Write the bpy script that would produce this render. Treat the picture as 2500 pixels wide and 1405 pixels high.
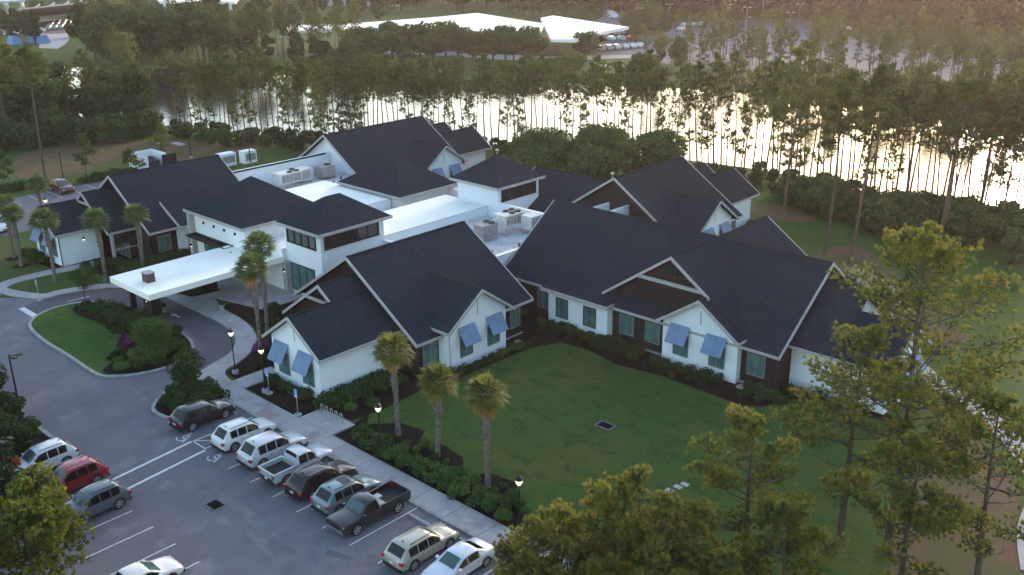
import bpy, math, random
import numpy as np
from mathutils import Vector, Matrix
from mathutils.geometry import tessellate_polygon
R=math.radians
rnd=random.Random(7)
S=bpy.context.scene
for o in list(bpy.data.objects): bpy.data.objects.remove(o)
# ------------------------------------------------------------------ camera, sky, sun
FOC=2418.4; PITCH=0.35555; ROLL=0.009387; YAW=0.74991; CAMH=36.0   # photo pixels (2500 wide), radians, metres
_f=Vector((-math.sin(YAW)*math.cos(PITCH), math.cos(YAW)*math.cos(PITCH), -math.sin(PITCH)))
_r=Vector((math.cos(YAW), math.sin(YAW), 0)); _d=_f.cross(_r)
_r2=_r*math.cos(ROLL)+_d*math.sin(ROLL); _d2=_d*math.cos(ROLL)-_r*math.sin(ROLL)
cam=bpy.data.cameras.new('camera'); camo=bpy.data.objects.new('camera',cam); S.collection.objects.link(camo)
cam.sensor_width=36; cam.lens=36*FOC/2500; cam.clip_start=.5; cam.clip_end=6000
m=Matrix((( _r2.x,-_d2.x,-_f.x,0),(_r2.y,-_d2.y,-_f.y,0),(_r2.z,-_d2.z,-_f.z,CAMH),(0,0,0,1)))
camo.matrix_world=m; S.camera=camo
SUN_EL,SUN_AZ=R(9),R(-13)          # azimuth clockwise from +Y
w=bpy.data.worlds.new('World'); S.world=w; w.use_nodes=True; nt=w.node_tree
sky=nt.nodes.new('ShaderNodeTexSky'); sky.sky_type='NISHITA'; sky.sun_disc=False
sky.sun_elevation=SUN_EL; sky.sun_rotation=SUN_AZ; sky.altitude=0; sky.air_density=1.0; sky.dust_density=1.4; sky.ozone_density=1.0
bg=nt.nodes['Background']; bg.inputs[1].default_value=0.15; nt.links.new(sky.outputs[0],bg.inputs[0])
sl=bpy.data.lights.new('sun','SUN'); sl.energy=1.35; sl.angle=R(12); sl.color=(1,.80,.58)
so=bpy.data.objects.new('sun',sl); S.collection.objects.link(so); so.location=(0,0,80)
sd=Vector((math.sin(SUN_AZ)*math.cos(SUN_EL),math.cos(SUN_AZ)*math.cos(SUN_EL),math.sin(SUN_EL)))
so.rotation_euler=sd.to_track_quat('Z','Y').to_euler()
S.view_settings.view_transform='Standard'; S.view_settings.look='None'; S.view_settings.gamma=1; S.view_settings.exposure=2.18
S.render.engine='CYCLES'; S.cycles.use_denoising=True; S.cycles.max_bounces=6; S.cycles.volume_bounces=0
S.cycles.transparent_max_bounces=4; S.cycles.caustics_reflective=False; S.cycles.caustics_refractive=False

def at(px,py,z=0.0):               # the point at height z seen at a pixel of the 2500 px photograph
    d=_r2*((px-1250)/FOC)+_d2*((py-702.5)/FOC)+_f
    t=(z-CAMH)/d.z
    return Vector((d.x*t,d.y*t,z))
# ------------------------------------------------------------------ materials
def mat(name,col,rough=.8,metal=0,noise=None,bump=0,spec=.3,emit=None,estr=1,trans=0,coat=0,stretch=None,rand=0):
    m=bpy.data.materials.new(name); m.use_nodes=True; n=m.node_tree; b=n.nodes['Principled BSDF']
    b.inputs['Base Color'].default_value=(*col,1); b.inputs['Roughness'].default_value=rough
    b.inputs['Metallic'].default_value=metal; b.inputs['Specular IOR Level'].default_value=spec
    if coat: b.inputs['Coat Weight'].default_value=coat; b.inputs['Coat Roughness'].default_value=.05
    if emit: b.inputs['Emission Color'].default_value=(*emit,1); b.inputs['Emission Strength'].default_value=estr
    src=None
    if noise:
        layers=noise if isinstance(noise,list) else [noise]
        tc=n.nodes.new('ShaderNodeNewGeometry'); cur=None
        for (sc,c2,lo,hi) in layers:
            mp=n.nodes.new('ShaderNodeMapping'); n.links.new(tc.outputs['Position'],mp.inputs[0])
            if stretch: mp.inputs['Scale'].default_value=stretch
            t=n.nodes.new('ShaderNodeTexNoise'); t.inputs['Scale'].default_value=sc; t.inputs['Detail'].default_value=5; t.inputs['Roughness'].default_value=.6
            n.links.new(mp.outputs[0],t.inputs['Vector'])
            mr=n.nodes.new('ShaderNodeMapRange'); mr.inputs[1].default_value=lo; mr.inputs[2].default_value=hi; n.links.new(t.outputs[0],mr.inputs[0])
            mx=n.nodes.new('ShaderNodeMix'); mx.data_type='RGBA'; n.links.new(mr.outputs[0],mx.inputs[0])
            if cur is None: mx.inputs[6].default_value=(*col,1)
            else: n.links.new(cur,mx.inputs[6])
            mx.inputs[7].default_value=(*c2,1); cur=mx.outputs[2]
        src=cur
    if rand:
        oi=n.nodes.new('ShaderNodeObjectInfo'); hs=n.nodes.new('ShaderNodeHueSaturation')
        mr=n.nodes.new('ShaderNodeMapRange'); mr.inputs[3].default_value=1-rand; mr.inputs[4].default_value=1+rand; n.links.new(oi.outputs['Random'],mr.inputs[0])
        n.links.new(mr.outputs[0],hs.inputs['Value'])
        mr2=n.nodes.new('ShaderNodeMapRange'); mr2.inputs[3].default_value=.5+rand*.06; mr2.inputs[4].default_value=.5-rand*.06
        n.links.new(oi.outputs['Random'],mr2.inputs[0]); n.links.new(mr2.outputs[0],hs.inputs['Hue'])
        if src is not None: n.links.new(src,hs.inputs['Color'])
        else: hs.inputs['Color'].default_value=(*col,1)
        src=hs.outputs[0]
    if src is not None: n.links.new(src,b.inputs['Base Color'])
    if bump:
        t=n.nodes.new('ShaderNodeTexNoise'); t.inputs['Scale'].default_value=bump[0]; tc=n.nodes.new('ShaderNodeNewGeometry')
        n.links.new(tc.outputs['Position'],t.inputs['Vector'])
        bp=n.nodes.new('ShaderNodeBump'); bp.inputs['Strength'].default_value=bump[1]; bp.inputs['Distance'].default_value=bump[2]
        n.links.new(t.outputs[0],bp.inputs['Height']); n.links.new(bp.outputs[0],b.inputs['Normal'])
    if trans:
        tr=n.nodes.new('ShaderNodeBsdfTranslucent'); mxs=n.nodes.new('ShaderNodeMixShader'); mxs.inputs[0].default_value=trans
        if src is not None: n.links.new(src,tr.inputs[0])
        else: tr.inputs[0].default_value=(*col,1)
        out=n.nodes['Material Output']; n.links.new(b.outputs[0],mxs.inputs[1]); n.links.new(tr.outputs[0],mxs.inputs[2]); n.links.new(mxs.outputs[0],out.inputs[0])
    return m
M={}
M['grass']=mat('grass',(.040,.085,.018),.95,noise=[(.09,(.075,.075,.024),.45,.62),(.9,(.030,.062,.014),.45,.7),(5,(.055,.085,.024),.4,.7)],spec=.1)
M['lawn']=mat('lawn',(.040,.082,.016),.95,noise=[(.11,(.074,.084,.020),.46,.62),(.5,(.026,.062,.014),.5,.62),(2.2,(.070,.088,.028),.5,.66),(9,(.020,.040,.012),.52,.7)],stretch=(1,1.6,1),spec=.1)
M['fresh']=mat('fresh',(.032,.082,.014),.95,noise=[(.3,(.062,.095,.022),.45,.62),(1.6,(.026,.060,.014),.5,.66),(7,(.025,.07,.012),.45,.7)],spec=.1)
M['straw']=mat('straw',(.13,.08,.055),.95,noise=[(.25,(.065,.080,.028),.42,.56),(4,(.11,.06,.045),.4,.7)],spec=.1)
M['sand']=mat('sand',(.25,.21,.19),.95,noise=(.8,(.18,.14,.13),.4,.7),spec=.1)
M['mulch']=mat('mulch',(.010,.009,.010),.95,noise=[(9,(.022,.016,.013),.45,.65)],spec=.05,bump=(18,.5,.05))
M['asphalt']=mat('asphalt',(.112,.110,.136),.85,noise=[(.10,(.142,.142,.170),.45,.60),(.28,(.175,.175,.198),.57,.66),(.5,(.098,.096,.120),.5,.66),(12,(.135,.133,.155),.45,.7)],spec=.25)
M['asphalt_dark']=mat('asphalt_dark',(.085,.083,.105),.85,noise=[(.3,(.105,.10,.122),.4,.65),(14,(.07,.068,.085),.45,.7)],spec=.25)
M['concrete']=mat('concrete',(.34,.33,.345),.9,noise=[(.35,(.25,.235,.235),.48,.66),(2.2,(.39,.38,.385),.5,.7)],spec=.2)
M['kerb']=mat('kerb',(.31,.32,.32),.9,noise=(1.5,(.2,.2,.19),.4,.7),spec=.2)
M['gutter']=mat('gutter',(.26,.26,.27),.9,noise=(1.2,(.18,.18,.18),.4,.7),spec=.2)
M['paint']=mat('paint',(.58,.58,.62),.7,noise=(3,(.36,.36,.4),.5,.72))
M['bluepaint']=mat('bluepaint',(.12,.26,.5),.7)
M['pink']=mat('pink',(.33,.23,.22),.9)
M['white']=mat('white',(.70,.75,.79),.85,noise=[(.35,(.64,.69,.73),.45,.7),(6,(.76,.80,.83),.5,.75)],bump=(7,.25,.03),spec=.2)
M['cream']=mat('cream',(.62,.60,.57),.85,noise=(.5,(.55,.53,.5),.4,.7))
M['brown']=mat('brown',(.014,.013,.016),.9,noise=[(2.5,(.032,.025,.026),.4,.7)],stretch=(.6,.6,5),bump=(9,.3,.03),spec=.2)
M['trim']=mat('trim',(.36,.36,.37),.7,noise=(3,(.29,.285,.285),.4,.7))
M['ridge']=mat('ridge',(.022,.024,.032),1.0,spec=.0)
M['shingle']=mat('shingle',(.0115,.0210,.033),1.0,noise=[(.22,(.018,.027,.040),.4,.62),(1.4,(.010,.016,.030),.45,.66),(5,(.034,.045,.060),.47,.66),(14,(.006,.013,.024),.48,.68)],stretch=(.9,.9,4.5),spec=.03,bump=(6,.35,.04))
M['membrane']=mat('membrane',(.86,.85,.79),.75,noise=[(.25,(.76,.755,.72),.48,.66),(2,(.88,.87,.81),.5,.7)],spec=.2)
M['well']=mat('well',(.52,.52,.54),.8,noise=[(.5,(.38,.38,.42),.5,.66),(3,(.64,.66,.69),.5,.7)],spec=.2)
M['edge']=mat('edge',(.22,.22,.22),.7)
def glassm(n,c,c2):
    return mat(n,c,.12,noise=(1.1,c2,.4,.65),spec=.8)
M['glass']=glassm('glass',(.07,.175,.165),(.04,.10,.10)); M['blackglass']=glassm('blackglass',(.014,.017,.020),(.028,.031,.035))
M['wframe']=mat('wframe',(.17,.18,.18),.5); M['dframe']=mat('dframe',(.012,.014,.016),.5)
M['blue']=mat('blue',(.145,.235,.38),.6,noise=(1.5,(.12,.20,.34),.4,.7),bump=(4,.2,.02))
M['black']=mat('black',(.008,.008,.010),.5); M['steel']=mat('steel',(.42,.42,.44),.45,.7)
M['unit']=mat('unit',(.62,.62,.60),.6,noise=(2.5,(.48,.46,.44),.45,.7)); M['unitg']=mat('unitg',(.30,.27,.27),.6,noise=(3,(.2,.18,.18),.45,.7))
M['brickred']=mat('brickred',(.10,.055,.055),.85)
M['lamp']=mat('lamp',(1,.95,.8),.4,emit=(1,.86,.50),estr=.32)
M['glow']=mat('glow',(1,.9,.7),.4,emit=(1,.86,.6),estr=2.6)
M['bark']=mat('bark',(.070,.055,.048),.95,noise=(4,(.11,.085,.072),.4,.7),stretch=(2,2,.5),bump=(8,.5,.05),spec=.1)
M['barkred']=mat('barkred',(.125,.080,.062),.95,noise=(3,(.075,.055,.048),.4,.7),stretch=(2,2,.5),spec=.1)
M['palmbark']=mat('palmbark',(.17,.15,.14),.95,noise=(5,(.075,.062,.055),.42,.64),stretch=(1,1,1.6),bump=(7,.6,.06),spec=.1)
M['deadwood']=mat('deadwood',(.17,.15,.14),.9)
M['pine']=mat('pine',(.17,.19,.042),.8,noise=[(.5,(.065,.115,.040),.45,.58),(2.6,(.34,.27,.06),.49,.63)],trans=.42,spec=.12)
M['pinefar']=mat('pinefar',(.105,.135,.042),.85,noise=[(.12,(.062,.098,.036),.4,.6),(1.0,(.165,.150,.046),.5,.7)],trans=.35,rand=.28,spec=.1)
M['broad']=mat('broad',(.050,.090,.032),.85,noise=[(.2,(.032,.060,.026),.4,.62),(1.5,(.095,.115,.036),.5,.7)],trans=.3,rand=.3,spec=.12)
M['broadlight']=mat('broadlight',(.10,.13,.022),.85,noise=[(.8,(.05,.08,.02),.42,.65)],trans=.35,rand=.15,spec=.12)
M['bushlit']=mat('bushlit',(.19,.20,.03),.85,noise=[(1.0,(.065,.10,.028),.42,.6),(3,(.15,.12,.03),.55,.72)],trans=.35,spec=.12)
M['dkgreen']=mat('dkgreen',(.022,.050,.020),.85,noise=[(1.2,(.024,.046,.018),.4,.65)],trans=.25,rand=.25,spec=.15)
M['hedge']=mat('hedge',(.026,.064,.018),.85,noise=[(1.6,(.046,.084,.024),.4,.65)],trans=.25,rand=.25,spec=.15)
M['shrublight']=mat('shrublight',(.048,.105,.026),.85,noise=[(2.2,(.078,.125,.036),.45,.68)],trans=.25,rand=.3,spec=.15)
M['palmleaf']=mat('palmleaf',(.11,.165,.05),.7,noise=[(.9,(.05,.075,.03),.4,.62)],trans=.35,spec=.25)
M['palmsunlit']=mat('palmsunlit',(.17,.17,.04),.7,noise=[(.9,(.085,.10,.03),.42,.62)],trans=.42,spec=.25)  # palm leaf with the low sun's gold tint put into its colour
M['palmdead']=mat('palmdead',(.24,.13,.03),.8,trans=.3)
M['flower']=mat('flower',(.19,.03,.17),.8,trans=.2)
M['redleaf']=mat('redleaf',(.28,.06,.02),.8,trans=.3)
M['farwood']=mat('farwood',(.060,.046,.024),.95,noise=[(.03,(.075,.050,.032),.4,.6),(.3,(.036,.036,.018),.45,.7)],trans=.2,spec=.05)
M['tyre']=mat('tyre',(.010,.010,.011),.8); M['rim']=mat('rim',(.42,.42,.44),.35,.6)
M['carglass']=mat('carglass',(.006,.008,.010),.12,spec=.35); M['wshield']=mat('wshield',(.045,.085,.09),.12,spec=.6)
M['taillight']=mat('taillight',(.30,.012,.02),.3,spec=.6); M['headlight']=mat('headlight',(.55,.56,.57),.2,spec=.7)
M['chrome']=mat('chrome',(.6,.6,.6),.2,.9); M['plastic']=mat('plastic',(.014,.014,.016),.7)
M['water']=mat('water',(.018,.022,.020),.09,spec=.25,bump=(.9,.30,.10))
_pc={}
def paintm(c,metal=.3):
    k=(c,metal)
    if k not in _pc: _pc[k]=mat('car_paint',c,.32,metal,coat=.7,spec=.5)
    return _pc[k]
# ------------------------------------------------------------------ mesh building
def rootof(o):
    while o.parent: o=o.parent
    return o
class MB:
    def __init__(s): s.v=[]; s.f=[]; s.p=[]
    def add(s,vs,fs):
        b=len(s.v); s.p.append((b,len(s.f))); s.v+=[tuple(v) for v in vs]; s.f+=[tuple(i+b for i in f) for f in fs]; return s
    def box(s,x0,x1,y0,y1,z0,z1):
        return s.add([(x0,y0,z0),(x1,y0,z0),(x1,y1,z0),(x0,y1,z0),(x0,y0,z1),(x1,y0,z1),(x1,y1,z1),(x0,y1,z1)],
          [(3,2,1,0),(4,5,6,7),(0,1,5,4),(1,2,6,5),(2,3,7,6),(3,0,4,7)])
    def hexa(s,b,t):                       # 4 bottom points, 4 top points
        return s.add(list(b)+list(t),[(3,2,1,0),(4,5,6,7),(0,1,5,4),(1,2,6,5),(2,3,7,6),(3,0,4,7)])
    def prism(s,poly,z0,z1):
        n=len(poly); a=sum(poly[i][0]*poly[(i+1)%n][1]-poly[(i+1)%n][0]*poly[i][1] for i in range(n))
        if a<0: poly=list(reversed(poly))
        tr=tessellate_polygon([[Vector((p[0],p[1],0)) for p in poly]])
        vs=[(p[0],p[1],z0) for p in poly]+[(p[0],p[1],z1) for p in poly]
        fs=[]
        for t in tr:
            q=[poly[i] for i in t]; ar=(q[1][0]-q[0][0])*(q[2][1]-q[0][1])-(q[2][0]-q[0][0])*(q[1][1]-q[0][1])
            t=tuple(t) if ar>0 else tuple(reversed(t))
            fs.append(tuple(i+n for i in t))
            if z1>z0: fs.append(tuple(reversed(t)))
        if z1>z0:
            for i in range(n): j=(i+1)%n; fs.append((i,j,j+n,i+n))
        else: vs=vs
        return s.add(vs,fs)
    def tube(s,path,rad,n=7,cap=True):
        path=[Vector(p) for p in path]; N=len(path)
        if not isinstance(rad,(list,tuple)): rad=[rad]*N
        rings=[]; up=Vector((0.13,0.29,.95)).normalized()
        for i,p in enumerate(path):
            d=(path[min(i+1,N-1)]-path[max(i-1,0)])
            if d.length<1e-6: d=Vector((0,0,1))
            d.normalize(); u=d.cross(up)
            if u.length<.05: u=d.cross(Vector((1,0,0)))
            u.normalize(); v=d.cross(u)
            rings.append([p+(u*math.cos(2*math.pi*k/n)+v*math.sin(2*math.pi*k/n))*rad[i] for k in range(n)])
        vs=[q for r_ in rings for q in r_]; fs=[]
        for i in range(N-1):
            for k in range(n):
                a=i*n+k; b=i*n+(k+1)%n; fs.append((a,b,b+n,a+n))
        if cap: fs.append(tuple(range(n-1,-1,-1))); fs.append(tuple(range((N-1)*n,N*n)))
        return s.add(vs,fs)
    def lathe(s,prof,c=(0,0,0),n=12):
        vs=[];fs=[];N=len(prof)
        for (r_,z) in prof:
            for k in range(n): vs.append((c[0]+r_*math.cos(2*math.pi*k/n),c[1]+r_*math.sin(2*math.pi*k/n),c[2]+z))
        for i in range(N-1):
            for k in range(n):
                a=i*n+k;b=i*n+(k+1)%n; fs.append((a,b,b+n,a+n))
        fs.append(tuple(range(n-1,-1,-1))); fs.append(tuple(range((N-1)*n,N*n)))
        return s.add(vs,fs)
    def split(s):                          # one MB per added piece
        out=[]
        for i,(v0,f0) in enumerate(s.p):
            v1,f1=s.p[i+1] if i+1<len(s.p) else (len(s.v),len(s.f))
            m_=MB(); m_.v=s.v[v0:v1]; m_.f=[tuple(j-v0 for j in f) for f in s.f[f0:f1]]; out.append(m_)
        return out
    def build(s,name,material,parent=None,label=None,local=False,smooth=False):
        me=bpy.data.meshes.new(name)
        vs=s.v
        if parent is not None and not local:
            L=rootof(parent).location; vs=[(a-L.x,b-L.y,c-L.z) for a,b,c in vs]
        me.from_pydata(vs,[],s.f); me.update(); me.materials.append(material)
        if smooth:
            me.polygons.foreach_set('use_smooth',[True]*len(me.polygons)); 
            try: me.set_sharp_from_angle(angle=R(smooth if smooth is not True else 45))
            except Exception: pass
        o=bpy.data.objects.new(name,me); S.collection.objects.link(o)
        if parent is not None: o.parent=parent
        if label: o['label']=label
        return o
def tag(o,label,cat,group=None):
    o['label']=label; o['category']=cat
    if group: o['group']=group
    return o
def thing(name,label,cat,loc=(0,0,0),rz=0,group=None):
    o=bpy.data.objects.new(name,None); S.collection.objects.link(o); o.empty_display_size=.3
    o.location=loc; o.rotation_euler=(0,0,rz); return tag(o,label,cat,group)
def struct(name,mb,m,kind='structure'):
    o=mb.build(name,m); o['kind']=kind; return o
def copy_tree(o,parent=None):
    c=o.copy(); S.collection.objects.link(c)
    if parent is not None: c.parent=parent
    for ch in list(o.children): copy_tree(ch,c)
    return c
class Kit:                                # first use moves the prototype itself, later ones copy it
    def __init__(s,o): s.o=o; s.used=False
    def place(s,loc,rz=0,sc=1,label=None,cat=None,group=None):
        o=s.o if not s.used else copy_tree(s.o); s.used=True
        o.location=loc; o.rotation_euler=(0,0,rz); o.scale=(sc,sc,sc) if not isinstance(sc,tuple) else sc
        if label: o['label']=label
        if cat: o['category']=cat
        if group: o['group']=group
        elif 'group' in o: del o['group']
        return o
def catmull(P,n=5,closed=True):
    out=[];N=len(P)
    for i in range(N if closed else N-1):
        g=lambda k:P[k%N] if closed else P[max(0,min(N-1,k))]
        a,b,c,d=g(i-1),g(i),g(i+1),g(i+2)
        for j in range(n):
            t=j/n
            out.append(tuple(.5*((2*b[q])+(-a[q]+c[q])*t+(2*a[q]-5*b[q]+4*c[q]-d[q])*t*t+(-a[q]+3*b[q]-3*c[q]+d[q])*t**3) for q in (0,1)))
    if not closed: out.append(tuple(P[-1][:2]))
    return out
def ribbon(path,wid,z0,z1,mb,closed=False,off=0):
    N=len(path); L=[];Rr=[]
    for i in range(N):
        a=path[(i-1)%N] if closed else path[max(0,i-1)]; b=path[(i+1)%N] if closed else path[min(N-1,i+1)]
        dx,dy=b[0]-a[0],b[1]-a[1]; l=math.hypot(dx,dy) or 1; nx,ny=-dy/l,dx/l
        p=path[i]; L.append((p[0]+nx*(off+wid/2),p[1]+ny*(off+wid/2))); Rr.append((p[0]+nx*(off-wid/2),p[1]+ny*(off-wid/2)))
    for i in range(N if closed else N-1):
        j=(i+1)%N
        mb.hexa([(*Rr[i],z0),(*Rr[j],z0),(*L[j],z0),(*L[i],z0)],[(*Rr[i],z1),(*Rr[j],z1),(*L[j],z1),(*L[i],z1)])
    return mb
# ================================================================== SETTING
ground=struct('ground',MB().add([(-1500,-200,0),(700,-200,0),(700,1600,0),(-1500,1600,0)],[(0,1,2,3)]),M['grass'])
near=[(-330,-20),(-262,30),(-225,58),(-203,72.6),(-190,83),(-177,91.4),(-148.6,101),(-125.5,109.6),(-110,127),(-97,129),(-86,131.5),(-73.7,133.5),(-66,133),(-56,132),(-47,131.3),(-36.6,136),(0,146),(80,170)]
far=[(80,215),(0,196),(-25,186),(-51,186.2),(-76,193.5),(-103,195.5),(-130,188),(-152,175.5),(-191.6,161.7),(-220.7,144),(-250,130),(-271.5,115.4),(-284.7,104.6),(-320,80),(-370,30)]
lake=struct('lake',MB().prism(catmull(near,5,False)+catmull(far,5,False),.03,.03),M['water'])
def sheet(name,poly,z,m,sm=True): return struct(name,MB().prism(catmull(poly,6) if sm else poly,z,z),m)
# court lawn between the wings
sheet('lawn',[(-55.4,41),(-55.6,47.6),(-56,63.4),(-36.6,65.5),(-33,66),(-24.6,68.6),(-18,66),(-10,58),(-8,40),(-12,25),(-20,24),(-33.5,30),(-36,39)],.004,M['lawn'])
sheet('dry_lawn',[at(*p) for p in ((2280,1040),(2380,1060),(2440,1130),(2480,1200),(2490,1300),(2500,1500),(2200,1500),(2180,1350),(2220,1200))],.008,M['straw'])
sheet('dry_ground',[at(*p) for p in ((30,420),(60,375),(200,350),(330,340),(450,343),(600,350),(640,362),(560,385),(420,392),(300,385),(200,420),(90,440))],.006,M['straw'])
sheet('bright_lawn',[at(*p) for p in ((1830,480),(2000,500),(2200,560),(2400,640),(2500,670),(2500,780),(2400,720),(2200,640),(2060,600),(1940,600),(1860,560))],.006,M['fresh'])
sheet('mulch_patch',[at(*p) for p in ((1830,505),(1860,496),(1930,505),(1985,530),(1980,542),(1900,540),(1850,528))],.010,M['straw'])
sheet('mulch_patch',[at(*p) for p in ((1985,625),(2040,602),(2100,602),(2130,620),(2180,660),(2260,740),(2330,800),(2360,830),(2280,850),(2200,780),(2090,690),(2010,650))],.010,M['straw'])
sheet('sand_patch',[at(*p) for p in ((2060,660),(2110,658),(2180,700),(2240,760),(2190,760),(2120,710))],.014,M['sand'])
# car park, drive and island
lot=[(-125,20),(-72.4,24.5),(-72,12),(-20,12),(-20,36.6),(-65.7,36.6),(-70.7,37.2),(-72.1,38.8),(-73.0,41.1),(-73.9,42.6),(-76,44.2),(-79,45.1),(-82,45.3),(-90.8,45.3),(-96.5,43.4),(-98.7,41.2),(-99.8,39.3),(-100,36.5),(-104,33.5),(-125,32)]
sheet('asphalt_lot',lot,.012,M['asphalt'],False)
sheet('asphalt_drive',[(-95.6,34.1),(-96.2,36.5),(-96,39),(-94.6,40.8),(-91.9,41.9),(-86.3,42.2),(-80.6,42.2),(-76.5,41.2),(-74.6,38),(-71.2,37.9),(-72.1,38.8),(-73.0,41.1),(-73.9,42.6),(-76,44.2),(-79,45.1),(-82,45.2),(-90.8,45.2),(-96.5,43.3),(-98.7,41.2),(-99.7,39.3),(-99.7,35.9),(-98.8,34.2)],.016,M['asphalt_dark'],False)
left_lot=[(-124,42.5),(-143,42.5),(-143,76),(-126.5,76),(-126.5,57),(-119,57),(-119,46)]
sheet('asphalt_lot',[(-180,30),(-143,42),(-143,72),(-121,72),(-121,52),(-125.6,49),(-125.5,43),(-150,20)],.012,M['asphalt'],False)
isl=catmull([(-92.85,32.5),(-94.9,33.7),(-96,35.6),(-96,37.9),(-94.6,39.9),(-92,41.0),(-89,41.4),(-86.3,41.4),(-80.6,41.4),(-76.9,40.3),(-75,37.8),(-74.9,35.9),(-75.5,34),(-76.5,32.7),(-78,31.9),(-83.8,32.0),(-88.4,32.0)],5)
struct('island_lawn',MB().prism(isl,0,.13),M['fresh'])
k=MB(); ribbon(isl,.28,0,.16,k,True); struct('island_kerb',k,M['kerb'])
k=MB(); ribbon(isl,.45,0,.022,k,True,-.36 if True else 0); struct('island_gutter',k,M['gutter'])
sheet('island_bed',[(-94.7,37.5),(-94.3,39.6),(-92,40.8),(-86.3,41.2),(-80.6,41.2),(-77.1,40.1),(-75.3,37.8),(-75.2,35.5),(-76.6,33.1),(-77.9,32.4),(-78.9,33.2),(-80.6,35.6),(-83.6,37.3),(-88,37.6),(-92,36.9)],.135,M['mulch'])
cb=catmull([(-70.6,37.0),(-68,36.9),(-65.9,36.8),(-65.7,34.5),(-65.7,32.2),(-67.7,31.7),(-69.1,32.3),(-70.4,34),(-71.1,35.8)],5)
struct('corner_bed',MB().prism(cb,0,.13),M['mulch']); k=MB(); ribbon(cb,.28,0,.16,k,True); struct('corner_kerb',k,M['kerb'])
# pavement with joints, kerb
walk=MB()
xs=[-64.8+i*3.05 for i in range(16)]
for i in range(len(xs)-1): walk.box(xs[i]+.02,xs[i+1]-.02,36.75,38.66,0,.12)
for x0,x1 in ((-58.6,-56.6),(-56.58,-54.5)): walk.box(x0,x1-.02,38.69,40.85,0,.12)
wl=catmull([(-62,36.8),(-65.7,36.9),(-70.8,37.2),(-72.2,38.7),(-73,41),(-73.9,42.5),(-76,44.1),(-79,45),(-82,45.3),(-87,45.3)],4,False)
wr=catmull([(-87,48.5),(-82.9,47.4),(-79.8,47.1),(-77,46.5),(-74.3,45.3),(-72.4,43.5),(-71.2,41.6),(-70.1,39.3),(-66.3,38.7),(-62,38.66)],4,False)
walk.prism(wl+wr,0,.112)
walk.box(-68.2,-66.3,38.8,42.6,0,.118); walk.prism([(-93,45.3),(-87,45.3),(-86.9,48.5),(-80,50),(-80,55),(-92,55),(-94,50)],0,.105)
struct('pavement',walk,M['concrete'])
struct('pavement_kerb',MB().box(-65.7,-19,36.52,36.76,0,.125),M['kerb'])
lw=MB(); ribbon(catmull([(-101,30),(-104,33),(-107,35.5),(-107.6,39),(-107.0,43),(-106.6,46.6)],5,False),1.6,0,.1,lw)
ribbon(catmull([(-125,33.4),(-108,34.4),(-101,36.5),(-100.2,39),(-99,42),(-96.5,44.6),(-90.8,46.2)],6,False),1.3,0,.12,lw)
struct('footpath',lw,M['concrete'])
rw=MB(); ribbon(catmull([at(*p)[:2] for p in ((2190,850),(2300,945),(2400,1010),(2470,1075),(2520,1140),(2545,1210),(2520,1300),(2530,1400))],5,False),1.7,0,.06,rw); struct('curving_path',rw,M['concrete'])
kb=MB(); ribbon([(-90,23.6),(-75.5,24.4),(-69,24.5),(-66.8,23.6)],.3,0,.15,kb); struct('left_kerb',kb,M['kerb'])
sheet('left_bed',[(-130,-20),(-130,20),(-90,23.5),(-75.5,24.2),(-69.1,24.3),(-67,23.3),(-67,18.0),(-72,16),(-75,0),(-80,-20)],.016,M['mulch'],False)
# beds round the building
sheet('planting_bed',[(-55.3,42.9),(-54.4,38.9),(-36,38.8),(-20,38.8),(-20,39.3),(-35,39.5),(-38,40.9),(-39.8,43.1),(-41.9,42.8),(-43.3,41.4),(-45.0,43.0),(-47.4,43.3),(-48.6,41.9),(-50.0,43.9),(-52.4,43.4),(-54,41.6)],.010,M['mulch'],False)
sheet('planting_bed',[(-66.2,39.0),(-60.1,38.75),(-58.8,38.75),(-58.7,41),(-55.3,41.2),(-55,44),(-55.2,47.6),(-54.6,52),(-54.3,60.5),(-53,63.4),(-50,63.7),(-46.5,62.9),(-42,63.6),(-36.5,63.4),(-34.6,63.2),(-33,64.3),(-32.3,66.6),(-30.5,68.4),(-24,68.4),(-24,69.5),(-60,69.5),(-60,64),(-68,64),(-68,41.5)],.010,M['mulch'],False)
sheet('planting_bed',[(-74.4,45.5),(-72.4,43.7),(-71.2,41.7),(-70.2,39.5),(-68.3,39.3),(-68.2,42.6),(-68,60),(-82,60),(-82,48),(-79.8,47.3),(-77,46.8)],.013,M['mulch'],False)
sheet('planting_bed',[(-117,41),(-108,41.5),(-106.9,42.4),(-106,46.8),(-105.4,44),(-102,44.2),(-95,46.5),(-93.5,50),(-94,56),(-118,56)],.010,M['mulch'],False)
sheet('planting_bed',[(-96.5,45.8),(-93,47),(-91.5,50.5),(-88,50),(-88.5,47.0),(-92,46.2)],.128,M['mulch'],False)
M['stain']=mat('stain',(.092,.090,.112),.8,noise=(1.2,(.112,.110,.134),.45,.6)); M['dust']=mat('dust',(.150,.150,.172),.9,noise=(.9,(.118,.117,.142),.42,.58))
def blotch(name,px,py,rx,ry,rot,m,z):
    p=at(px,py); r_=random.Random(int(px)); pts=[]
    for k_ in range(14):
        a=2*math.pi*k_/14; q=r_.uniform(.6,1.15); x,y=rx*q*math.cos(a),ry*q*math.sin(a); pts.append((p.x+x*math.cos(rot)-y*math.sin(rot),p.y+x*math.sin(rot)+y*math.cos(rot)))
    sheet(name,pts,z,m)
blotch('asphalt_stain',822,1355,1.1,.35,.3,M['stain'],.0165); blotch('asphalt_stain',705,1345,.8,.35,.2,M['stain'],.0165); blotch('asphalt_stain',300,900,2.4,.5,.5,M['stain'],.0165); blotch('asphalt_stain',120,850,1.0,.45,.1,M['stain'],.0165)
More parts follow.
